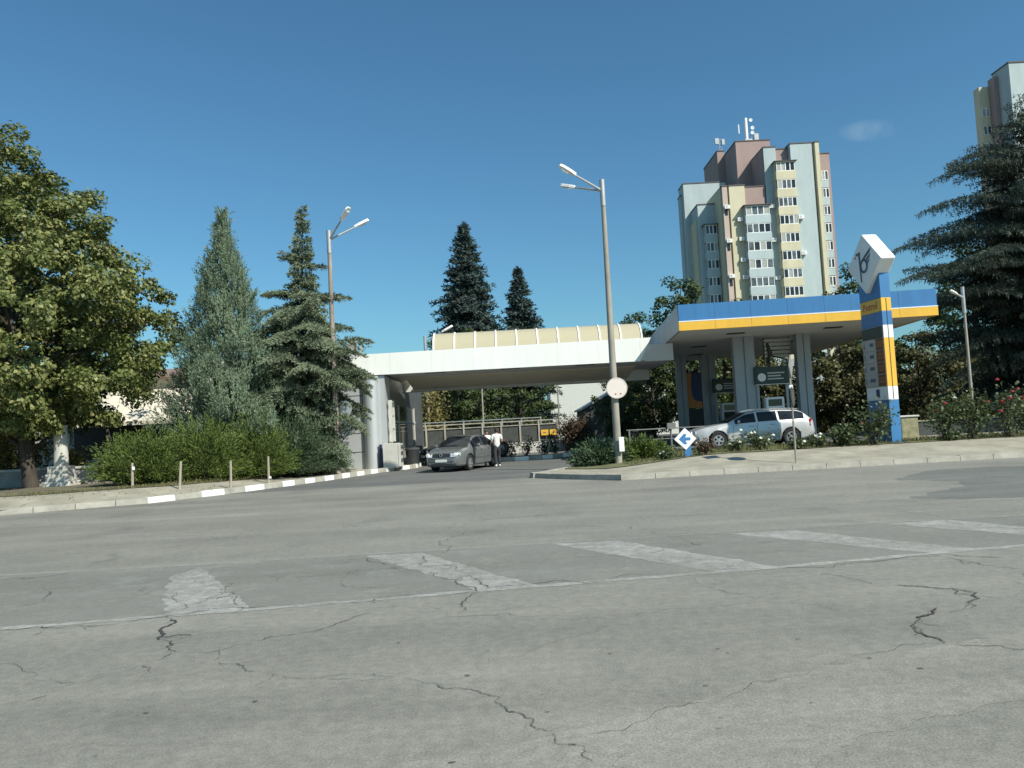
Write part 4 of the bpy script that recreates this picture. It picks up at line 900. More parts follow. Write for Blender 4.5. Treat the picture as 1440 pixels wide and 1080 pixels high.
    sheet_(*P['shield'], 'windscreen', M['carglass']); sheet_(*P['rear'], 'rear_window', M['carglass'])
    def nosex(y, z):
        for x in np.linspace(L1, L1 - .9, 120):
            if wid(x) * .985 >= abs(y) and top(x) + .004 >= z: return float(x)
        return L1 - .9
    def face(x0, poly, name, m, th=.03, par=root):   # poly in (y,z) placed following the plan shape of the nose
        b = MB(); fr = []; bk = []
        for y, z in poly:
            xx = nosex(y, z) + .012
            fr.append((xx + .012, y, z)); bk.append((xx - th, y, z))
        nn = len(poly); b.add(fr + bk, [tuple(range(nn)), tuple(range(2 * nn - 1, nn - 1, -1))] + [(i, nn + i, nn + (i + 1) % nn, (i + 1) % nn) for i in range(nn)])
        return b.build(name, m, par)
    hz0, hz1, hy0, hy1 = P['head']
    for sgn in (1, -1):
        hl = face(0, [(sgn * y, z) for y, z in ((hy0, hz0), ((hy0 + hy1) / 2, hz0 - .01), (hy1, hz0 + .03), (hy1, hz1), ((hy0 + hy1) / 2, hz1 + .01), (hy0, hz1 - .02))], 'headlight', M['lampglass'])
        b = MB(); yy = (hy0 * .45 + hy1 * .55); xx = nosex(yy, (hz0 + hz1) / 2); b.lathe([(0, xx + .045), (.075, xx + .04), (.085, xx + .0)], (0, sgn * yy, (hz0 + hz1) / 2), 14, axis='x'); b.build('headlight_bowl', M['whitepaint'], hl)
    gr = face(0, [(y, z) for y, z in [(-hy0 + .03, hz0 + .03), (0, hz0 + .0), (hy0 - .03, hz0 + .03), (hy0 - .03, hz1 - .03), (0, hz1 - .01), (-hy0 + .03, hz1 - .03)]], 'grille', M['dark'])
    b = MB(); xx = P['nose'][1][0]; b.lathe([(.045, xx + .02), (.062, xx + .026), (.07, xx + .02), (.06, xx + .0)], (0, 0, (hz0 + hz1) / 2), 16, axis='x'); b.build('round_badge', M['rim'], gr, True)
    face(0, [(-.62, .24), (0, .235), (.62, .24), (.62, .34), (0, .335), (-.62, .34)], 'air_intake', M['dark'])
    pl = face(0, [(-.26, .40), (0, .40), (.26, .40), (.26, .51), (0, .51), (-.26, .51)], 'number_plate', M['plate'], .0)
    # bumper strip
    for y0, y1 in ((-.8, -.3), (.3, .8)):
        face(0, [(y0, .43), ((y0 + y1) / 2, .43), (y1, .43), (y1, .47), ((y0 + y1) / 2, .47), (y0, .47)], 'bumper_strip', paint)
    # rear lights
    tz0, tz1, ty0 = P['tail']
    for sgn in (1, -1):
        b = MB(); xr = P['tailx']; b.extr([(xr - .012, sgn * ty0, tz0), (xr + .20, sgn * (wid(xr + .2) + .004), tz0), (xr + .16, sgn * (wid(xr + .2) * .985 + .004), tz1), (xr - .012 + P['tailrake'], sgn * ty0, tz1)], (0, 0, .001)); 
        pts = [(xr - .02, sgn * ty0, tz0), (xr - .02, sgn * wid(xr) * .97, tz0), (xr + .18, sgn * (wid(xr + .18) + .006), tz0), (xr + .14 + P['tailrake'], sgn * (wid(xr + .18) * .99 + .006), tz1), (xr - .02 + P['tailrake'], sgn * wid(xr) * .95, tz1), (xr - .02 + P['tailrake'], sgn * ty0, tz1)]
        b.quad(pts[0], pts[1], pts[4], pts[5]); b.quad(pts[1], pts[2], pts[3], pts[4]); b.build('tail_light', M['taillight'], root)
    b = MB(); b.box(L0 + .01, L1 - .3, -.6, .6, .17, .26); b.build('underbody', M['dark'], root)
    # wheels
    for w in wx:
        for sgn in (1, -1):
            y = sgn * (wid(w) - .105); b = MB()
            b.lathe([(R * .62, -.09), (R * .9, -.1), (R * .985, -.075), (R, 0), (R * .985, .075), (R * .9, .1), (R * .62, .09), (R * .62, -.09)], (w, y, R), 30, axis='y'); wh = b.build('wheel', M['tyre'], root, True)
            b = MB(); yo = sgn * .085
            b.lathe([(R * .62, yo * 1.0), (R * .55, yo * 1.02), (R * .53, yo * .6), (0, yo * .5)], (w, y, R), 24, axis='y', m=1)
            b.lathe([(R * .64, yo * 1.03), (R * .53, yo * 1.06), (R * .53, yo * .7)], (w, y, R), 24, axis='y')
            b.lathe([(0, yo * 1.05), (R * .15, yo * 1.0), (R * .15, yo * .5)], (w, y, R), 16, axis='y')
            for q in range(P.get('spokes', 5)):
                a = 2 * PI * q / P.get('spokes', 5) + .3; Mx = Matrix.Translation((w, y, R)) @ Matrix.Rotation(a, 4, 'Y')
                y0_, y1_ = sorted((yo * .65, yo * .98)); b.box(0, R * .56, y0_, y1_, -.032, .032, 0, Mx)
            b.build('rim', [M['rim'], M['dark']], wh, True)
    return root, pt, wid, top, belt, rw

sedan = dict(x0=-2.18, x1=2.19, wheels=(-1.27, 1.25), R=.315,
    top=([-2.18, -2.1, -1.75, -1.45, -.85, -.35, .15, .45, 1.15, 1.7, 2.05, 2.16, 2.19], [.72, .97, 1.02, 1.05, 1.37, 1.44, 1.43, 1.36, .975, .90, .80, .70, .55]),
    belt=([-2.18, -1.7, 0, 1.15, 2.19], [.86, .965, .93, .89, .72]),
    wid=([-2.18, -2.1, -1.9, -1.2, 0, 1.3, 1.8, 2.05, 2.19], [.66, .76, .825, .865, .868, .865, .82, .74, .60]),
    bot=([-2.18, -2.0, -1.6, 1.6, 2.0, 2.19], [.38, .25, .2, .2, .22, .3]),
    sidewin=[(-1.27, -.92), (-.86, -.18), (-.12, .82)], doorlines=(-.155, .88, -.98), handles=(-.75, .02), mirror=.72, trim=(-.9, .85),
    shield=(.36, 1.16), rear=(-1.46, -.86), nose=([0, .45, .66, .80], [2.185, 2.15, 2.07, 1.88]), noserake=-.12, head=(.60, .76, .42, .76), tail=(.66, .92, .45), tailx=-2.14, tailrake=.03)
rz = math.atan2(-.925, -.38)
sed, *_ = car('sedan_car', 'dark grey sedan with bright headlights stopped by the two people', (-2.17, 33.2, 0.005), rz, sedan, M['grey'])
wagon = dict(x0=-2.4, x1=2.42, wheels=(-1.42, 1.42), R=.325, spokes=5,
    top=([-2.4, -2.34, -2.22, -1.95, -1.75, -1.0, -.2, .3, 1.02, 1.4, 1.9, 2.25, 2.38, 2.42], [.62, .95, 1.06, 1.31, 1.385, 1.43, 1.42, 1.33, .985, .93, .85, .74, .64, .5]),
    belt=([-2.4, -1.9, -.5, 1.0, 2.42], [.90, .985, .95, .90, .66]),
    wid=([-2.4, -2.3, -2.1, -1.3, 0, 1.4, 1.95, 2.25, 2.42], [.70, .80, .86, .895, .90, .895, .84, .74, .58]),
    bot=([-2.4, -2.2, -1.8, 1.8, 2.2, 2.42], [.42, .3, .21, .21, .22, .3]),
    sidewin=[(-1.98, -1.0), (-.92, -.16), (-.08, .74)], doorlines=(-.12, .82, -1.02), handles=(-.82, .0), mirror=.62, trim=(-.95, .85),
    shield=(.22, 1.03), rear=(-2.3, -1.86), nose=([0, .45, .66, .80], [2.41, 2.36, 2.27, 2.05]), noserake=-.12, head=(.56, .70, .40, .72), tail=(.72, 1.0, .5), tailx=-2.36, tailrake=.06)
wg, pt, wid, top, belt, rw = car('estate_car', 'silver estate car parked before the pumps facing left', (9.33, 31.0, .405), PI, wagon, M['silver'])
for sgn in (1, -1):
    b = MB(); b.path([(x, sgn * (rw(x) * .93), top(x) + .035) for x in np.linspace(-1.8, .1, 12)], .018, 6); b.build('roof_rail', M['rim'], wg, True)
def recolour(o, old, new):
    for c in o.children:
        for sl in c.material_slots:
            if sl.material == old: sl.link = 'OBJECT'; sl.material = new
        recolour(c, old, new)
bc = copy_tree(sed); bc.location = (-2.6, 39.4, 0); bc.rotation_euler = (0, 0, math.radians(205)); bc['label'] = 'black car mostly hidden behind the people by the planter'
recolour(bc, M['grey'], M['black'])
wcr = copy_tree(sed); wcr.location = (-17.6, 36.0, .3); wcr.rotation_euler = (0, 0, math.radians(200)); wcr['label'] = 'white car in deep shade under the pale awning behind the left hedge'
recolour(wcr, M['grey'], M['carwhite'])

# ------------------------------------------------------------------ people
def skin_mesh(chains, sub=1):
    """chains: list of (list of (pos, rx, ry), parent index into the flat list or None)"""
    vs = []; es = []; rs = []; roots = []
    for pts, par in chains:
        prev = par
        for p, rx, ry in pts:
            vs.append(p); rs.append((rx, ry)); i = len(vs) - 1
            if prev is None: roots.append(i)
            else: es.append((prev, i))
            prev = i
    me = bpy.data.meshes.new('t'); me.from_pydata(vs, es, [])
    o = bpy.data.objects.new('t', me); C.objects.link(o)
    o.modifiers.new('s', 'SKIN'); ss = o.modifiers.new('u', 'SUBSURF'); ss.levels = sub; ss.render_levels = sub
    o.modifiers['s'].use_smooth_shade = True
    if not me.skin_vertices:
        bm = bmesh.new(); bm.from_mesh(me); bm.verts.layers.skin.verify(); bm.to_mesh(me); bm.free()
    for i, r in enumerate(rs):
        sv = me.skin_vertices[0].data[i]; sv.radius = r; sv.use_root = i in roots
    dg = bpy.context.evaluated_depsgraph_get(); dg.update()
    out = bpy.data.meshes.new_from_object(o.evaluated_get(dg))
    bpy.data.objects.remove(o); bpy.data.meshes.remove(me)
    return out
def person(label, loc, rz, shirt, legs, shoes, hgt=1.68, stance=.0, armbend=0.25):
    root = thing('person', label, 'person', loc, rz, None, hgt / 1.72)
    hand = []
    ch = [([((0, 0, .94), .13, .10), ((0, 0, 1.08), .125, .095), ((0, .01, 1.26), .145, .10), ((0, 0, 1.40), .125, .085), ((0, -.005, 1.48), .052, .052), ((0, .01, 1.545), .06, .07), ((0, .02, 1.61), .078, .092), ((0, .01, 1.69), .05, .06)], None)]
    idx = 8
    def addc(pts, par):
        nonlocal idx
        ch.append((pts, par)); s = idx; idx += len(pts); return s
    for sg in (1, -1):
        fwd = armbend if sg > 0 else armbend * .4
        wr = (sg * .27, .05 + fwd * .75, .90 + fwd * .5); el = (sg * .255, -.04, 1.13)
        a = addc([((sg * .13, 0, 1.41), .07, .06), ((sg * .195, -.005, 1.39), .062, .058), (el, .042, .042), (wr, .029, .026)], 3)
        dx = Vector(wr) - Vector(el); dx.normalize(); pl = Vector(wr) + dx * .055; p2 = Vector(wr) + dx * .095
        w3 = addc([(tuple(pl), .022, .038), (tuple(p2), .018, .038)], a + 3)
        up = Vector((-.3 * sg, .95, 0)).normalized() if abs(dx.y) < .5 else Vector((-.3 * sg, .3, .9)).normalized()
        inw = Vector((-sg, 0, 0))
        for q, (of, ln) in enumerate(((-.028, .062), (-.010, .078), (.009, .082), (.027, .074))):
            b0 = p2 - dx * .01 + up * of; addc([(tuple(b0), .009, .009), (tuple(b0 + dx * ln * .5 + inw * .008), .009, .009), (tuple(b0 + dx * ln * .85 + inw * .026), .008, .008), (tuple(b0 + dx * ln + inw * .04), .006, .006)], None)
        t0 = Vector(wr) + dx * .03 + up * .022; addc([(tuple(t0), .011, .011), (tuple(t0 + dx * .03 + up * .026 + inw * .01), .010, .010), (tuple(t0 + dx * .062 + up * .034 + inw * .02), .008, .008)], None)
        st = stance * sg
        addc([((sg * .095, 0, .88), .09, .09), ((sg * .11, .02 + st, .49), .06, .06), ((sg * .115, -.03 + st, .28), .055, .058), ((sg * .12, -.02 + st * 1.6, .09), .038, .042), ((sg * .13, .10 + st * 1.6, .04), .036, .03)], 0)
    me = skin_mesh(ch, 2); me.materials.append(M['skin']); o = bpy.data.objects.new('body', me); C.objects.link(o); o.parent = root
    # face
    fb = MB()
    for sg in (1, -1):
        fb = MB(); fb.ball((sg * .03, .108, 1.625), .011, 8); fb.build('eye', M['dark'], root, True)
    fb = MB(); fb.ball((0, .118, 1.595), .018, 8, 0, (.8, 1, 1.5)); fb.build('nose', M['skin'], root, True)
    fb = MB(); fb.ball((0, .103, 1.553), .022, 8, 0, (1.2, .4, .3)); fb.build('mouth', M['red'], root, True)
    for sg in (1, -1):
        fb = MB(); fb.ball((sg * .082, .005, 1.605), .026, 8, 0, (.4, .7, 1.2)); fb.build('ear', M['skin'], root, True)
    fb = MB(); fb.ball((0, -.008, 1.66), .105, 16, 0, (.86, 1.0, .72)); fb.ball((0, -.045, 1.61), .09, 14, 0, (.85, .75, .9)); fb.build('hair', M['hair'], root, True)
    def cloth(name, chains, m):
        q = skin_mesh(chains, 2); q.materials.append(m); ob = bpy.data.objects.new(name, q); C.objects.link(ob); ob.parent = root
    c = [([((0, 0, .78), .165, .13), ((0, 0, 1.05), .155, .122), ((0, .01, 1.26), .172, .126), ((0, 0, 1.40), .14, .105), ((0, 0, 1.45), .075, .07)], None)]
    k = 5
    for sg in (1, -1):
        c.append(([((sg * .14, 0, 1.405), .085, .075), ((sg * .20, -.005, 1.385), .078, .072), ((sg * .245, -.035, 1.19), .066, .066)], 3)); k += 3
    cloth('shirt', c, shirt)
    c = [([((0, 0, 1.06), .14, .11), ((0, 0, .88), .155, .12)], None)]
    for sg in (1, -1):
        st = stance * sg
        c.append(([((sg * .10, 0, .82), .102, .10), ((sg * .11, .02 + st, .49), .078, .08), ((sg * .117, -.03 + st * 1.2, .25), .068, .07), ((sg * .12, -.02 + st * 1.6, .09), .062, .066)], 1))
    cloth('trousers', c, legs)
    for sg in (1, -1):
        st = stance * sg * 1.6
        fb = MB(); fb.ball((sg * .125, .055 + st, .045), .05, 12, 0, (.95, 2.7, .95)); fb.ball((sg * .12, -.03 + st, .06), .05, 10, 0, (.95, 1.0, 1.1)); fb.build('shoe', shoes, root, True)
    return root
person('man in a white patterned shirt and dark trousers, back turned, beside the grey sedan', (-.80, 33.6, 0.0), math.radians(25), M['shirt'], M['trousers'], M['shoe'], 1.66, .05, .3)
person('person in a plain white top half hidden between the sedan and the man', (-1.28, 35.0, 0.0), math.radians(200), M['shirtplain'], M['jeans'], M['shoe'], 1.6, .03, .2)

# ------------------------------------------------------------------ vegetation
def leaf_obj(name, P, D, Sd, L, Wd_, m, parent, bend=None):
    """rhombus leaves: P base, D unit direction, Sd unit side, L length, W width (arrays)"""
    n = len(P); mid = P + D * (L * .5)[:, None]
    if bend is not None: mid = mid + bend * (L * .12)[:, None]
    V = np.empty((n, 4, 3), np.float32); V[:, 0] = P; V[:, 1] = mid + Sd * (Wd_ * .5)[:, None]; V[:, 2] = P + D * L[:, None]; V[:, 3] = mid - Sd * (Wd_ * .5)[:, None]
    me = bpy.data.meshes.new(name); me.vertices.add(4 * n); me.loops.add(4 * n); me.polygons.add(n)
    me.vertices.foreach_set('co', V.reshape(-1)); me.loops.foreach_set('vertex_index', np.arange(4 * n, dtype=np.int32))
    me.polygons.foreach_set('loop_start', np.arange(0, 4 * n, 4, dtype=np.int32)); me.polygons.foreach_set('loop_total', np.full(n, 4, np.int32))
    me.materials.append(m); me.update(); me.validate()
    o = bpy.data.objects.new(name, me); C.objects.link(o)
    if parent: o.parent = parent
    return o
def unit(a): return a / (np.linalg.norm(a, axis=1, keepdims=True) + 1e-9)
def perp(d, r):
    q = r - (r * d).sum(1, keepdims=True) * d; return unit(q)

def broadleaf(name, label, cat, loc, prof, ncl, nper, leaf, m, seed, rcl=.75, group=None, trunk_r=.22, lean=(0, 0), sc=1, squash=(1, 1), bare=.0):
    """prof: list of (z, radius) for the crown outline"""
    rg = np.random.default_rng(seed); root = thing(name, label, cat, loc, 0, group, sc)
    zs, rs = zip(*prof); zs = np.array(zs); rs = np.array(rs)
    zz = rg.uniform(zs[0], zs[-1], ncl * 6); rr = np.interp(zz, zs, rs); keep = rg.uniform(0, rs.max() ** 1.3, len(zz)) < rr ** 1.3; zz = zz[keep][:ncl]; rr = rr[keep][:ncl]
    th = rg.uniform(0, 2 * PI, len(zz)); q = rg.uniform(0.08, 1, len(zz)) ** .45
    lump = 1 + .09 * np.sin(3 * th + zz * 1.1 + seed) + .07 * np.sin(5 * th - zz * 2.3)
    cx = np.cos(th) * rr * q * lump * squash[0] + lean[0] * zz; cy = np.sin(th) * rr * q * lump * squash[1] + lean[1] * zz
    cl = np.stack([cx, cy, zz], 1); cr = rcl * rg.uniform(.6, 1.25, len(cl))
    top = zs[-1]; t = MB()
    tp = [(0, 0, 0), (lean[0] * top * .15, 0, top * .15), (lean[0] * top * .4 + .1, .05, top * .4), (lean[0] * top * .7, -.05, top * .7), (lean[0] * top * .92, 0, top * .92)]
    t.path(tp, [trunk_r * 1.25, trunk_r, trunk_r * .7, trunk_r * .35, .03], 10)
    order = rg.permutation(len(cl))[:min(len(cl), 46)]
    for i in order:
        c_ = Vector(cl[i]); z0 = max(zs[0] * .55, min(c_.z - .45 * math.hypot(c_.x, c_.y) - .4, top * .85)); f = z0 / top
        s0 = Vector((lean[0] * z0, lean[1] * z0, z0)); md = s0.lerp(c_, .5) + Vector((0, 0, .12 * (c_ - s0).length))
        t.path([s0, md, c_], [max(.03, trunk_r * .38 * (1 - f * .6)), max(.022, trunk_r * .2 * (1 - f * .5)), .012], 5, cap=False)
    t.build('trunk', M['bark'], root, True)
    n = len(cl) * nper; ci = np.repeat(np.arange(len(cl)), nper)
    d = unit(rg.normal(size=(n, 3))); rad = rg.uniform(0.25, 1, n) ** .6
    P = cl[ci] + d * (rad * cr[ci])[:, None] * np.array([1, 1, .72])
    axis = np.stack([lean[0] * P[:, 2], lean[1] * P[:, 2], np.full(n, (zs[0] + zs[-1]) / 2)], 1)
    out = unit(P - axis)
    nrm = unit(out * .45 + d * .55 + np.array([0, 0, .55]) + rg.normal(size=(n, 3)) * .55)
    D = perp(nrm, unit(rg.normal(size=(n, 3)) + out * .6 + np.array([0, 0, -.45]))); Sd = unit(np.cross(nrm, D))
    L = leaf * rg.uniform(.6, 1.3, n); leaf_obj('crown', P.astype(np.float32), D, Sd, L, L * rg.uniform(.55, .8, n), m, root, nrm)
    return root

def plates(rg, base, dirs, lens, up, droop, tuft, nb, blen, bw, side=.5, fill=.13):
    """needle plates: for each branch a flat fan of branchlets with needle blades"""
    Ps, Ds = [], []
    for b0, dv, ln, u, dr in zip(base, dirs, lens, up, droop):
        h = np.array([dv[0], dv[1], 0.0]); h /= np.linalg.norm(h) + 1e-9; sd = np.array([-h[1], h[0], 0])
        ns = max(3, int(ln / fill)); s = (np.arange(ns) + rg.uniform(0, 1, ns)) / ns
        ax = b0 + np.outer(s * ln, h) + np.outer(np.zeros(ns), h); ax[:, 2] += ln * (u * s - dr * s ** 2)
        for sg in (-1, 1):
            bl = ((1 - s) ** .8 * ln * side + .10) * rg.uniform(.5, 1.15, ns)
            for i in range(ns):
                k = max(1, int(bl[i] / tuft)); tt = (np.arange(k) + rg.uniform(0, 1, k)) / k * bl[i]
                p = ax[i] + np.outer(tt, sd * sg * .8 + h * .6); p[:, 2] -= dr * .8 * tt + rg.normal(size=k) * .03
                p = np.repeat(p, nb, 0); dd = np.tile(sd * sg * .7 + h * .7, (len(p), 1)) + rg.normal(size=(len(p), 3)) * .55; dd[:, 2] += .12
                Ps.append(p); Ds.append(dd)
    P = np.concatenate(Ps); D = unit(np.concatenate(Ds)); n = len(P)
    return P, D, blen * rg.uniform(.55, 1.3, n), bw * rg.uniform(.7, 1.3, n)

def conifer(name, label, cat, loc, h, prof, m, seed, whorl=.3, per=7, up=.1, droop=.25, tuft=.1, nb=3, blen=.16, bw=.05, side=.5, fill=.13, lean=(0, 0), trunk_r=.16, irreg=.35, group=None, zmin=.6, hang=0, sc=1, extra=None, jit=.06):
    rg = np.random.default_rng(seed); root = thing(name, label, cat, loc, 0, group, sc)
    zs, rs = zip(*prof); t = MB()
    axf = lambda z: (lean[0] * (z / h) ** 1.6 * h, lean[1] * (z / h) ** 1.6 * h)
    t.path([(*axf(z), z) for z in np.linspace(0, h * .985, 10)], list(np.linspace(trunk_r, .015, 10)), 9)
    base, dirs, lens, ups, drs = [], [], [], [], []
    z = zmin
    while z < h * .985:
        r = float(np.interp(z, zs, rs)); k = max(3, int(round(per * rg.uniform(.75, 1.2))))
        for j in range(k):
            a = rg.uniform(0, 2 * PI); ln = r * (1 - irreg * rg.uniform(0, 1) ** 1.2)
            zz = z + rg.uniform(-.5, .5) * whorl; ax, ay = axf(min(max(zz, 0), h))
            base.append(np.array([ax, ay, zz])); dirs.append((math.cos(a), math.sin(a))); lens.append(max(.08, ln)); f = zz / h
            ups.append(up + .35 * max(0, f - .6) + rg.normal() * jit); drs.append(droop * (1 - .5 * f) + rg.normal() * jit * .8)
        z += whorl * (1 - .4 * z / h)
    if extra:
        for (zz, a, ln, u, dr) in extra:
            ax, ay = axf(zz); base.append(np.array([ax, ay, zz])); dirs.append((math.cos(a), math.sin(a))); lens.append(ln); ups.append(u); drs.append(dr)
    for b0, dv, ln, u, dr in zip(base, dirs, lens, ups, drs):
        if ln > .5 and rg.uniform() < .6:
            pts = [tuple(b0 + np.array([dv[0] * ln * s, dv[1] * ln * s, ln * (u * s - dr * s * s) - .015])) for s in (0, .5, .95)]
            t.path(pts, [.012 + .012 * ln, .012 + .006 * ln, .006], 5, cap=False)
    t.build('trunk', M['bark'], root, True)
    P, D, L, Wd_ = plates(rg, base, dirs, lens, ups, drs, tuft, nb, blen, bw, side, fill)
    if hang:
        kk = rg.uniform(size=len(P)) < hang; D[kk] = unit(D[kk] * .35 + np.array([0, 0, -1.0])); L[kk] *= 1.5
    # leader tuft
    k = 60; zt = h * rg.uniform(.9, 1.0, k); ax = np.array([axf(q) for q in zt]); P2 = np.stack([ax[:, 0], ax[:, 1], zt], 1); D2 = unit(rg.normal(size=(k, 3)) * .5 + np.array([0, 0, .8]))
    P = np.concatenate([P, P2]); D = np.concatenate([D, D2]); L = np.concatenate([L, np.full(k, blen * 1.1)]); Wd_ = np.concatenate([Wd_, np.full(k, bw)])
    Sd = perp(D, unit(np.cross(D, np.array([0, 0, .55]) + unit(P * np.array([1, 1, 0])) * 1.0) + rg.normal(size=D.shape) * .4))
    leaf_obj('crown', P.astype(np.float32), D, Sd, L, Wd_, m, root)
    return root

def feathery(name, label, cat, loc, h, prof, m, seed, nspray=2600, nb=12, blen=.26, bw=.05, upw=.75, group=None, lean=(0, 0), spread=.38, trunk_r=.15, lumps=.16):
    """dense upswept cypress-like crown made of fan sprays"""
    rg = np.random.default_rng(seed); root = thing(name, label, cat, loc, 0, group)
    t = MB(); t.path([(0, 0, 0), (lean[0] * h * .5, lean[1] * h * .5, h * .5), (lean[0] * h, lean[1] * h, h * .97)], [trunk_r, trunk_r * .6, .02], 9)
    zs, rs = zip(*prof); zz = rg.uniform(zs[0], zs[-1], nspray * 5); rr = np.interp(zz, zs, rs); kp = rg.uniform(0, max(rs), len(zz)) < rr + .05; zz = zz[kp][:nspray]; rr = rr[kp][:nspray]; n = len(zz)
    th = rg.uniform(0, 2 * PI, n); l = 1 + lumps * np.sin(4 * th + zz * 2.1) + lumps * .8 * np.sin(7 * th - zz * 3.3 + 1)
    q = rg.uniform(.3, 1, n) ** .35 * l
    P = np.stack([np.cos(th) * rr * q + lean[0] * zz, np.sin(th) * rr * q + lean[1] * zz, zz - .2], 1)
    out = np.stack([np.cos(th), np.sin(th), np.zeros(n)], 1); ax = unit(out * (1 - upw) + np.array([0, 0, upw]) + rg.normal(size=(n, 3)) * .18)
    for i in rg.permutation(n)[:70]:
        z0 = max(.1, zz[i] - rr[i] * .8 - .3); t.path([(lean[0] * z0, lean[1] * z0, z0), tuple(P[i])], [.03, .01], 5, cap=False)
    t.build('trunk', M['bark'], root, True)
    P = np.repeat(P, nb, 0); A = np.repeat(ax, nb, 0); s = rg.uniform(0, 1, len(P)); P = P + A * (s * blen * 3.2)[:, None] + rg.normal(size=P.shape) * .035
    O = np.repeat(out, nb, 0) + np.array([0, 0, .35]); D = unit(A + rg.normal(size=P.shape) * spread); Sd = perp(D, unit(np.cross(D, O) + rg.normal(size=P.shape) * .38))
    leaf_obj('crown', P.astype(np.float32), D, Sd, blen * rg.uniform(.5, 1.3, len(P)), bw * rg.uniform(.7, 1.3, len(P)), m, root)
    return root

def juniper(label, loc, rx, ry, h, m, seed, arms=520, nb=60, group='juniper bushes', blen=.12, bw=.026, name='juniper_bush', tilt=(.25, .95)):
    rg = np.random.default_rng(seed); root = thing(name, label, 'shrub', loc, 0, group); t = MB(); Ps, Ds = [], []
    for i in range(arms):
        a = rg.uniform(0, 2 * PI); e = math.asin(rg.uniform(math.sin(tilt[0] * .3), math.sin(tilt[1] * PI / 2)))
        q = rg.uniform(.6, 1.05); end = np.array([math.cos(a) * rx * math.cos(e), math.sin(a) * ry * math.cos(e), h * math.sin(e)]) * q
        st = end * .12 * np.array([1, 1, 0]); s = rg.uniform(.2, 1, nb) ** .75
        bow = np.array([0, 0, .16 * h])
        p = st + np.outer(s, end - st) + np.outer(s * (1 - s), bow); d = (end - st) / np.linalg.norm(end - st)
        tip = d * .8 + np.array([0, 0, .15]) + np.array([math.cos(a), math.sin(a), 0]) * .35
        Ps.append(p + rg.normal(size=p.shape) * (.05 + .07 * (1 - s))[:, None]); Ds.append(np.tile(tip, (nb, 1)) + rg.normal(size=(nb, 3)) * .42)
        if i % 4 == 0: t.path([tuple(st), tuple(st + (end - st) * .5 + bow * .25), tuple(st + (end - st) * .85)], [.025, .016, .006], 5, cap=False)
    t.build('stem', M['bark'], root, True)
    P = np.concatenate(Ps); P[:, 2] = np.maximum(P[:, 2], .02); D = unit(np.concatenate(Ds)); Sd = perp(D, unit(np.cross(D, unit(P / np.array([rx, ry, h])) + np.array([0, 0, .3])) + rg.normal(size=D.shape) * .4)); n = len(P)
    leaf_obj('foliage', P.astype(np.float32), D, Sd, blen * rg.uniform(.5, 1.4, n), bw * rg.uniform(.7, 1.3, n), m, root); return root

def bush(name, label, loc, rx, ry, h, m, seed, stems=14, nper=60, leaf=.08, flowers=None, nf=8, fs=.05, group=None, legs=.25):
    rg = np.random.default_rng(seed); root = thing(name, label, 'shrub', loc, 0, group); t = MB(); Ps = []
    for i in range(stems):
        a = rg.uniform(0, 2 * PI); q = rg.uniform(.15, 1) ** .6; hh = h * rg.uniform(.6, 1.05) * (1 - .25 * q)
        end = np.array([math.cos(a) * rx * q, math.sin(a) * ry * q, hh]); st = end * np.array([.18, .18, 0]); mid = st * .5 + end * .5 + np.array([0, 0, .1 * h])
        t.path([tuple(st), tuple(mid), tuple(end)], [.016, .011, .005], 5, cap=False)
        s = rg.uniform(legs, 1, nper); p = np.outer((1 - s) ** 2, st) + np.outer(2 * s * (1 - s), mid) + np.outer(s * s, end) + rg.normal(size=(nper, 3)) * (.10 * h + .02)
        Ps.append(p)
    t.build('stem', M['bark'], root, True)
    P = np.concatenate(Ps); P[:, 2] = np.maximum(P[:, 2], .03); n = len(P); nr = unit(rg.normal(size=(n, 3)) + np.array([0, 0, .8])); D = perp(nr, unit(rg.normal(size=(n, 3)))); L = leaf * rg.uniform(.6, 1.4, n)
    leaf_obj('foliage', P.astype(np.float32), D, unit(np.cross(nr, D)), L, L * .7, m, root, nr)
    if flowers:
        pick = P[rg.permutation(n)[:nf * 3]]; pick = pick[np.argsort(-pick[:, 2] + rg.uniform(0, .3 * h, len(pick)))][:nf]
        for p in pick:
            f = MB()
            for k in range(6):
                a = 2 * PI * k / 6 + rg.uniform(0, .5); c_ = (p[0] + .4 * fs * math.cos(a), p[1] + .4 * fs * math.sin(a), p[2] + fs * .2); f.ball(c_, fs * .62, 6, 0, (1, 1, .75))
            f.ball((p[0], p[1], p[2] + fs * .5), fs * .5, 6); f.build('flower', flowers, root, True)
    return root

big = [(2.2, 2.2), (3.1, 4.2), (4.4, 5.3), (5.6, 5.7), (7, 5.6), (9, 4.9), (11, 3.7), (12.6, 2.6), (14.2, .8)]
broadleaf('lime_tree', 'large lime tree with yellowing leaves filling the left edge', 'tree', (-18.0, 28.8, .25), big, 520, 200, .165, LM['maple'], 11, .56, trunk_r=.22, lean=(-.13, 0))
broadleaf('lime_tree', 'second lime tree in shade behind the large one at far left', 'tree', (-21.8, 33, .25), big, 200, 90, .24, LM['bg'], 12, .9, trunk_r=.2)
bush('yellow_shrub', 'pale yellow green shrub behind the garden wall at the far left', (-20.2, 31.5, .25), 1.6, 1.2, 2.6, LM['yellowgreen'], 3, 30, 90, .14)
bush('yellow_shrub', 'small yellow green shrub between the wall and the lime trunk', (-18.3, 32.6, .25), 1.1, .8, 1.6, LM['yellowgreen'], 5, 22, 80, .12)
cyp = [(.3, 2.0), (1.2, 2.25), (2.4, 2.15), (3.6, 1.85), (5.2, 1.45), (6.4, 1.1), (7.7, .86), (8.5, .58), (9.3, .22), (10.7, .04)]
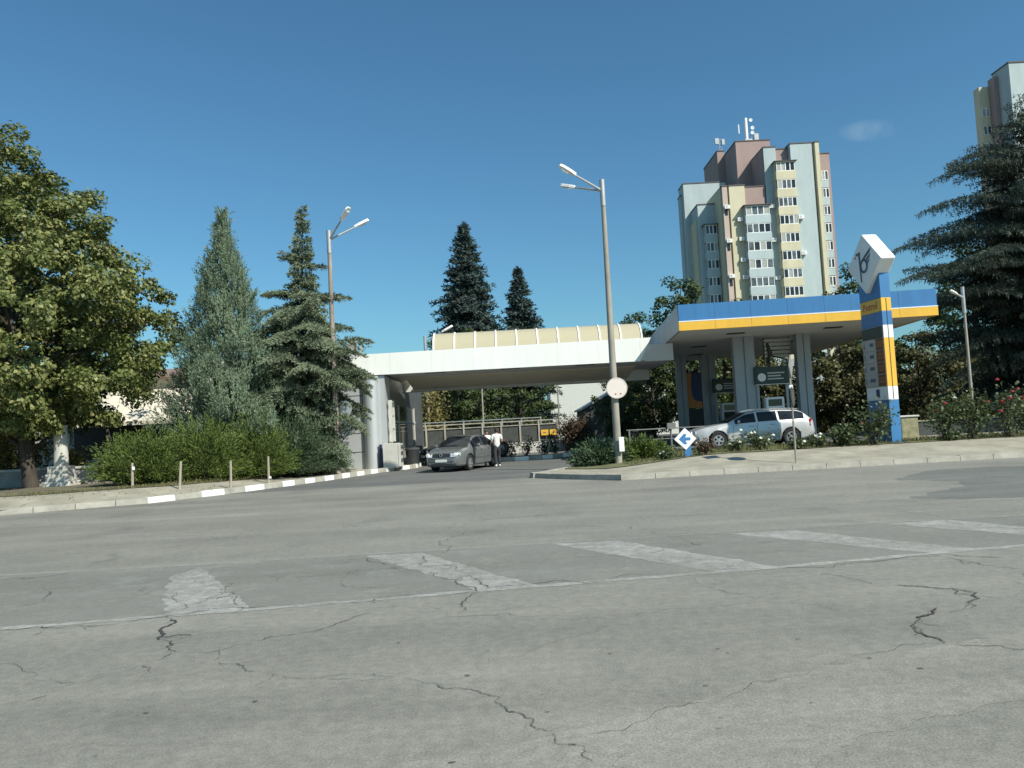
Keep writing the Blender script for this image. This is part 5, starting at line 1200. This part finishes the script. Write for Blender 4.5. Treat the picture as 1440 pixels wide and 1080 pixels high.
feathery('cypress_tree', 'blue green pointed cypress just left of the leaning cedar', 'tree', (-11.3, 30.6, .25), 10.5, cyp, LM['cypress'], 21, 5600, 24, .13, .034, .74, spread=.34, lumps=.24)
ced = [(.3, 1.8), (1.6, 2.8), (3.4, 3.3), (5.2, 2.9), (6.2, 2.2), (6.9, 1.35), (7.5, .75), (8.6, .60), (9.6, .42), (10.6, .22), (11.2, .06)]
conifer('cedar_tree', 'grey green cedar with a thin leaning top beside the left street lamp', 'tree', (-8.75, 32.0, .25), 11.0, ced, LM['cedar'], 31, .52, 9, .48, .80, .065, 6, .14, .034, .55, .09, lean=(.03, 0), irreg=.65, jit=.12,
        extra=[(7.3, .1, 2.0, .02, .1), (7.2, -.3, 1.7, .05, .12), (7.5, PI - .2, 1.75, .1, .12), (7.4, PI + .3, 1.5, .05, .1), (8.9, PI, .95, .2, .15), (8.6, .1, 1.0, .1, .2), (9.0, PI + .2, .9, .25, .1), (3.9, -.1, 2.9, .25, .45), (3.0, .15, 2.8, .2, .45), (4.9, -.1, 2.7, .3, .4), (4.4, .2, 2.9, .3, .5)])
for i, (x, y, rx, ry, h_, m, sd_, l) in enumerate((
    (-13.0, 27.0, 2.0, 1.3, 2.0, 'juniper', 41, 'yellow green juniper at the left end of the hedge'),
    (-11.2, 27.8, 1.8, 1.4, 2.4, 'juniper', 42, 'yellow green juniper behind the second stake'),
    (-9.7, 29.0, 1.7, 1.4, 2.55, 'juniper', 43, 'yellow green juniper behind the third stake meeting the bluish one'),
    (-8.75, 30.4, 1.8, 1.4, 2.8, 'juniperblue', 44, 'bluish green juniper behind the rightmost stake'),
    (-8.05, 31.6, 1.35, 1.2, 2.6, 'juniperblue', 45, 'bluish green juniper at the foot of the left street lamp'))):
    juniper(l, (x, y, zleft(x, y) + .02), rx, ry, h_, LM[m], sd_)
juniper('low juniper left of the twin armed lamp post foot', (2.95, 27.5, .16), 1.15, .8, .95, LM['juniperblue'], 51, 170, 34, 'low junipers at the driveway island', .16, .04)
juniper('low juniper right of the twin armed lamp post foot', (4.5, 27.7, .2), 1.2, .8, .95, LM['juniper'], 52, 170, 34, 'low junipers at the driveway island', .16, .04)
spr = [(.5, 4.0), (3, 4.0), (6, 3.8), (10, 3.1), (13, 2.5), (16, 1.6), (18.5, .9), (20.5, .1)]
conifer('spruce_tree', 'tallest dark spruce rising behind the skylight canopy', 'tree', (-3.7, 70, 0), 20.6, [(z, r * 1.2) for z, r in spr], LM['spruce'], 61, .5, 11, .12, .22, .22, 3, .42, .12, .55, .26, irreg=.38, trunk_r=.3, zmin=1, extra=[(13.6, PI - .2, 3.4, .1, .15), (12.4, PI + .2, 3.2, .1, .15), (11, PI, 3.5, .1, .2)])
conifer('spruce_tree', 'shorter dark spruce right of the tallest one', 'tree', (1.1, 72, 0), 16.6, [(z * .8, r * .98) for z, r in spr], LM['spruce'], 62, .5, 10, .12, .2, .22, 3, .42, .12, .55, .26, irreg=.36, trunk_r=.25, zmin=1)
bigc = [(.2, 4.6), (2.5, 5.6), (5, 6.3), (8, 6.4), (10.5, 5.7), (12.2, 4.8), (13.2, 4.0), (14.2, 2.9), (15.4, 1.9), (16.6, .4)]
conifer('cedar_tree', 'huge dark drooping cedar filling the right edge', 'tree', (24.2, 34.5, .3), 15.2, [(z * .915, r * (1.0 if z < 11 else .9)) for z, r in bigc], LM['darkcedar'], 71, .80, 10, .30, .42, .10, 5, .15, .034, .46, .15, irreg=.65, trunk_r=.4, hang=.22, jit=.13,
        extra=[(9.0, PI, 6.9, .2, .3), (7.6, PI + .15, 7.2, .18, .3), (6.6, PI - .1, 6.9, .12, .25), (10.4, PI + .1, 5.8, .3, .4), (12.0, PI - .1, 4.6, .3, .4), (12.4, PI + .2, 4.6, .3, .42), (7.4, PI + .3, 6.8, .1, .2), (11.8, PI + .3, 5.0, .2, .25)])
oakp = [(.2, 2.0), (1.2, 2.6), (2.8, 2.7), (4.0, 2.2), (5.0, 1.3), (5.8, .4)]
b0 = broadleaf('oak_tree', 'olive brown bushy oak right of the price pylon', 'tree', (23.4, 44.5, .3), oakp, 110, 110, .2, LM['oak'], 81, .62, 'oaks behind the pylon', .15)
for (x, y, k, l) in ((20.3, 47.5, 1.1, 'dark bushy oak directly behind the pylon and the canopy corner'), (28.6, 46, 1.0, 'bushy oak behind the slim lamp'), (25, 53, 1.3, 'farther taller oak between pylon and cedar'), (31.5, 43, 1.35, 'bushy oak under the huge cedar at the right edge'), (17.8, 54, 1.25, 'shaded oak behind the rear right canopy columns')):
    o = copy_tree(b0); o.location = (x, y, .3); o.scale = (k, k, k); o.rotation_euler = (0, 0, x * 1.7); o['label'] = l
tb = [(1.2, 1.6), (2.4, 2.6), (4.2, 3.0), (6.2, 2.6), (8, 1.7), (9.5, .5)]
t1 = broadleaf('leafy_tree', 'leafy tree whose tip shows above the left corner of the blue canopy', 'tree', (12.4, 55, .2), [(z * 1.22, r * 1.0) for z, r in tb], 120, 90, .24, LM['bg'], 91, .7, 'leafy trees behind the station', .18)
for (x, y, k, l) in ((9.4, 52, .62, 'bright leafy tree under the left end of the blue canopy'), (7.0, 50.5, .55, 'leafy tree behind the round faded sign'), (-2.6, 57, .78, 'dark leafy tree behind the steel fence, middle of the gap'), (.6, 58, .74, 'leafy tree behind the steel fence near its right end'), (-5.2, 60, .8, 'leafy tree behind the steel fence near the shop'), (12.6, 53, .7, 'leafy tree behind the rear pump'), (15, 58, .8, 'leafy tree seen between the two front canopy columns'), (10.3, 62, .9, 'farther leafy tree behind the blue and orange panel'), (-9.5, 66, .62, 'leafy tree behind the shop roof'), (19, 66, 1.0, 'leafy tree beyond the oaks near the pylon'), (28, 62, 1.15, 'leafy tree beyond the huge cedar'), (-30, 58, 1.2, 'leafy tree behind the pale building at far left'), (35, 58, 1.2, 'leafy tree beyond the right edge cedar')):
    o = copy_tree(t1); o.location = (x, y, 0); o.scale = (k, k, k); o.rotation_euler = (0, 0, x * 2.3 + y); o['label'] = l
bush('yellow_leaf_tree', 'pale yellow leafy tree between the shop corner and the rear lamp post', (-6.4, 54, 0), 1.3, 1.3, 6.2, LM['yellowgreen'], 15, 46, 110, .2, legs=.1)
bush('rust_bush', 'rounded rust brown bush at the right end of the steel fence', (3.9, 49, 0), 1.15, 1.1, 2.2, LM['rust'], 16, 90, 130, .12, legs=.05)
for i, (x, l) in enumerate(((-.3, 'sparse dark shrub against the planter wall behind the man'), (.6, 'sparse shrub at the middle of the planter'), (1.6, 'sparse shrub below the yellow plates'), (2.3, 'denser shrub at the corner of the planter'), (3.4, 'shrub beyond the planter corner'), (4.4, 'rightmost shrub along the beige planter wall'))):
    bush('planter_shrub', l, (x, 44.4 + .3 * (i % 2), 0), .42, .35, 1.2 if i % 2 else .95, LM['rose'], 100 + i, 7, 36, .12, group='shrubs in the planter', legs=.15)
roses = [(11.95, 25.9, .7, 1.6, 'petalred', 3, 'rose bush with reddish tips in front of the pylon'), (11.15, 26.0, .5, .85, None, 0, 'low leafy rose bush left of the pylon'), (14.6, 26.4, .6, 1.6, 'petalred', 4, 'rose bush left of the slim lamp with few red flowers'),
         (15.5, 26.2, .5, 1.8, 'petalwhite', 1, 'tall thin rose bush below the slim lamp'), (16.75, 26.3, .75, 2.1, 'petalred', 16, 'tallest rose bush crowned with red flowers'), (17.8, 26.4, .6, 1.4, 'petalred', 3, 'rose bush at the right frame edge')]
for i, (x, y, r, h_, fl, nf, l) in enumerate(roses):
    bush('rose_bush', l, (x, y, zisl(x, y) + .02), r, r * .7, h_, LM['rose'], 130 + i, 13, 60, .11, M[fl] if fl else None, nf, .075, 'rose bushes on the bank')
low = [(6.25, .32, .5, 'petalwhite', 1, 'small reddish plant right of the arrow sign', 'rust'), (7.35, .35, .45, 'petalwhite', 3, 'low plant with a large white bloom under the front wheel', 'rose'), (8.35, .62, .72, 'petalwhite', 9, 'white flowered bush before the car door', 'rose'), (9.35, .4, .4, 'petalwhite', 2, 'low green plant before the rear door', 'rose'),
       (10.15, .4, .42, 'petalwhite', 3, 'low white flowered plant left of the thin sign post', 'rose'), (11.0, .4, .4, 'petalwhite', 1, 'low plant before the rear wheel', 'rose'), (5.0, .35, .3, 'petalwhite', 3, 'small white flowered plant left of the arrow sign', 'rose'), (14.6, .3, .3, None, 0, 'small weed right of the pylon foot', 'rose')]
for i, (x, r, h_, fl, nf, l, m) in enumerate(low):
    y = 25.75 + .25 * (i % 3); bush('flowering_plant', l, (x, y, zisl(x, y) + .02), r, r * .8, h_, LM[m], 160 + i, 12, 40, .08, M[fl] if fl else None, nf, .07, 'low flowering plants on the bank')

# grass on the bank and along the left pavement
rg = np.random.default_rng(7); Ps = []
for _ in range(9000):
    x = rg.uniform(3.6, 26); y = rg.uniform(ys(x) + .02, yb(x)); Ps.append((x, y, zisl(x, y) + .015))
for _ in range(2600):
    y = rg.uniform(21.4, 29.5); x = xs2(y) + rg.uniform(-1.4, .12) * rg.uniform(.2, 1)
    if x > -32: Ps.append((x, y, zleft(x, y) + .01))
P = np.array(Ps); n = len(P); D = unit(rg.normal(size=(n, 3)) * .5 + np.array([0, 0, 1.0])); Sd = perp(D, unit(rg.normal(size=(n, 3))))
go = leaf_obj('grass', P.astype(np.float32), D, Sd, rg.uniform(.04, .15, n), np.full(n, .022), LM['grass'], None)
tag(go, 'short dry grass on the bank and along the left pavement', 'grass', kind='stuff')
# fallen leaves along the kerbs
n = 420; x = rg.uniform(-30, -8, n); P = np.stack([x, np.interp(x, [-60, -13.8, -10.65, -8], [18.5, 20.8, 22.4, 27]) + rg.uniform(.3, 2.8, n), np.zeros(n)], 1); P[:, 2] = [zleft(a, c) + .012 for a, c, _ in P]
nr = unit(rg.normal(size=(n, 3)) * .25 + np.array([0, 0, 1])); D = perp(nr, unit(rg.normal(size=(n, 3)))); tag(leaf_obj('fallen_leaves', P.astype(np.float32), D, np.cross(nr, D), rg.uniform(.05, .1, n), rg.uniform(.04, .07, n), LM['yellowgreen'], None), 'scattered dry leaves on the left pavement', 'leaves', kind='stuff')
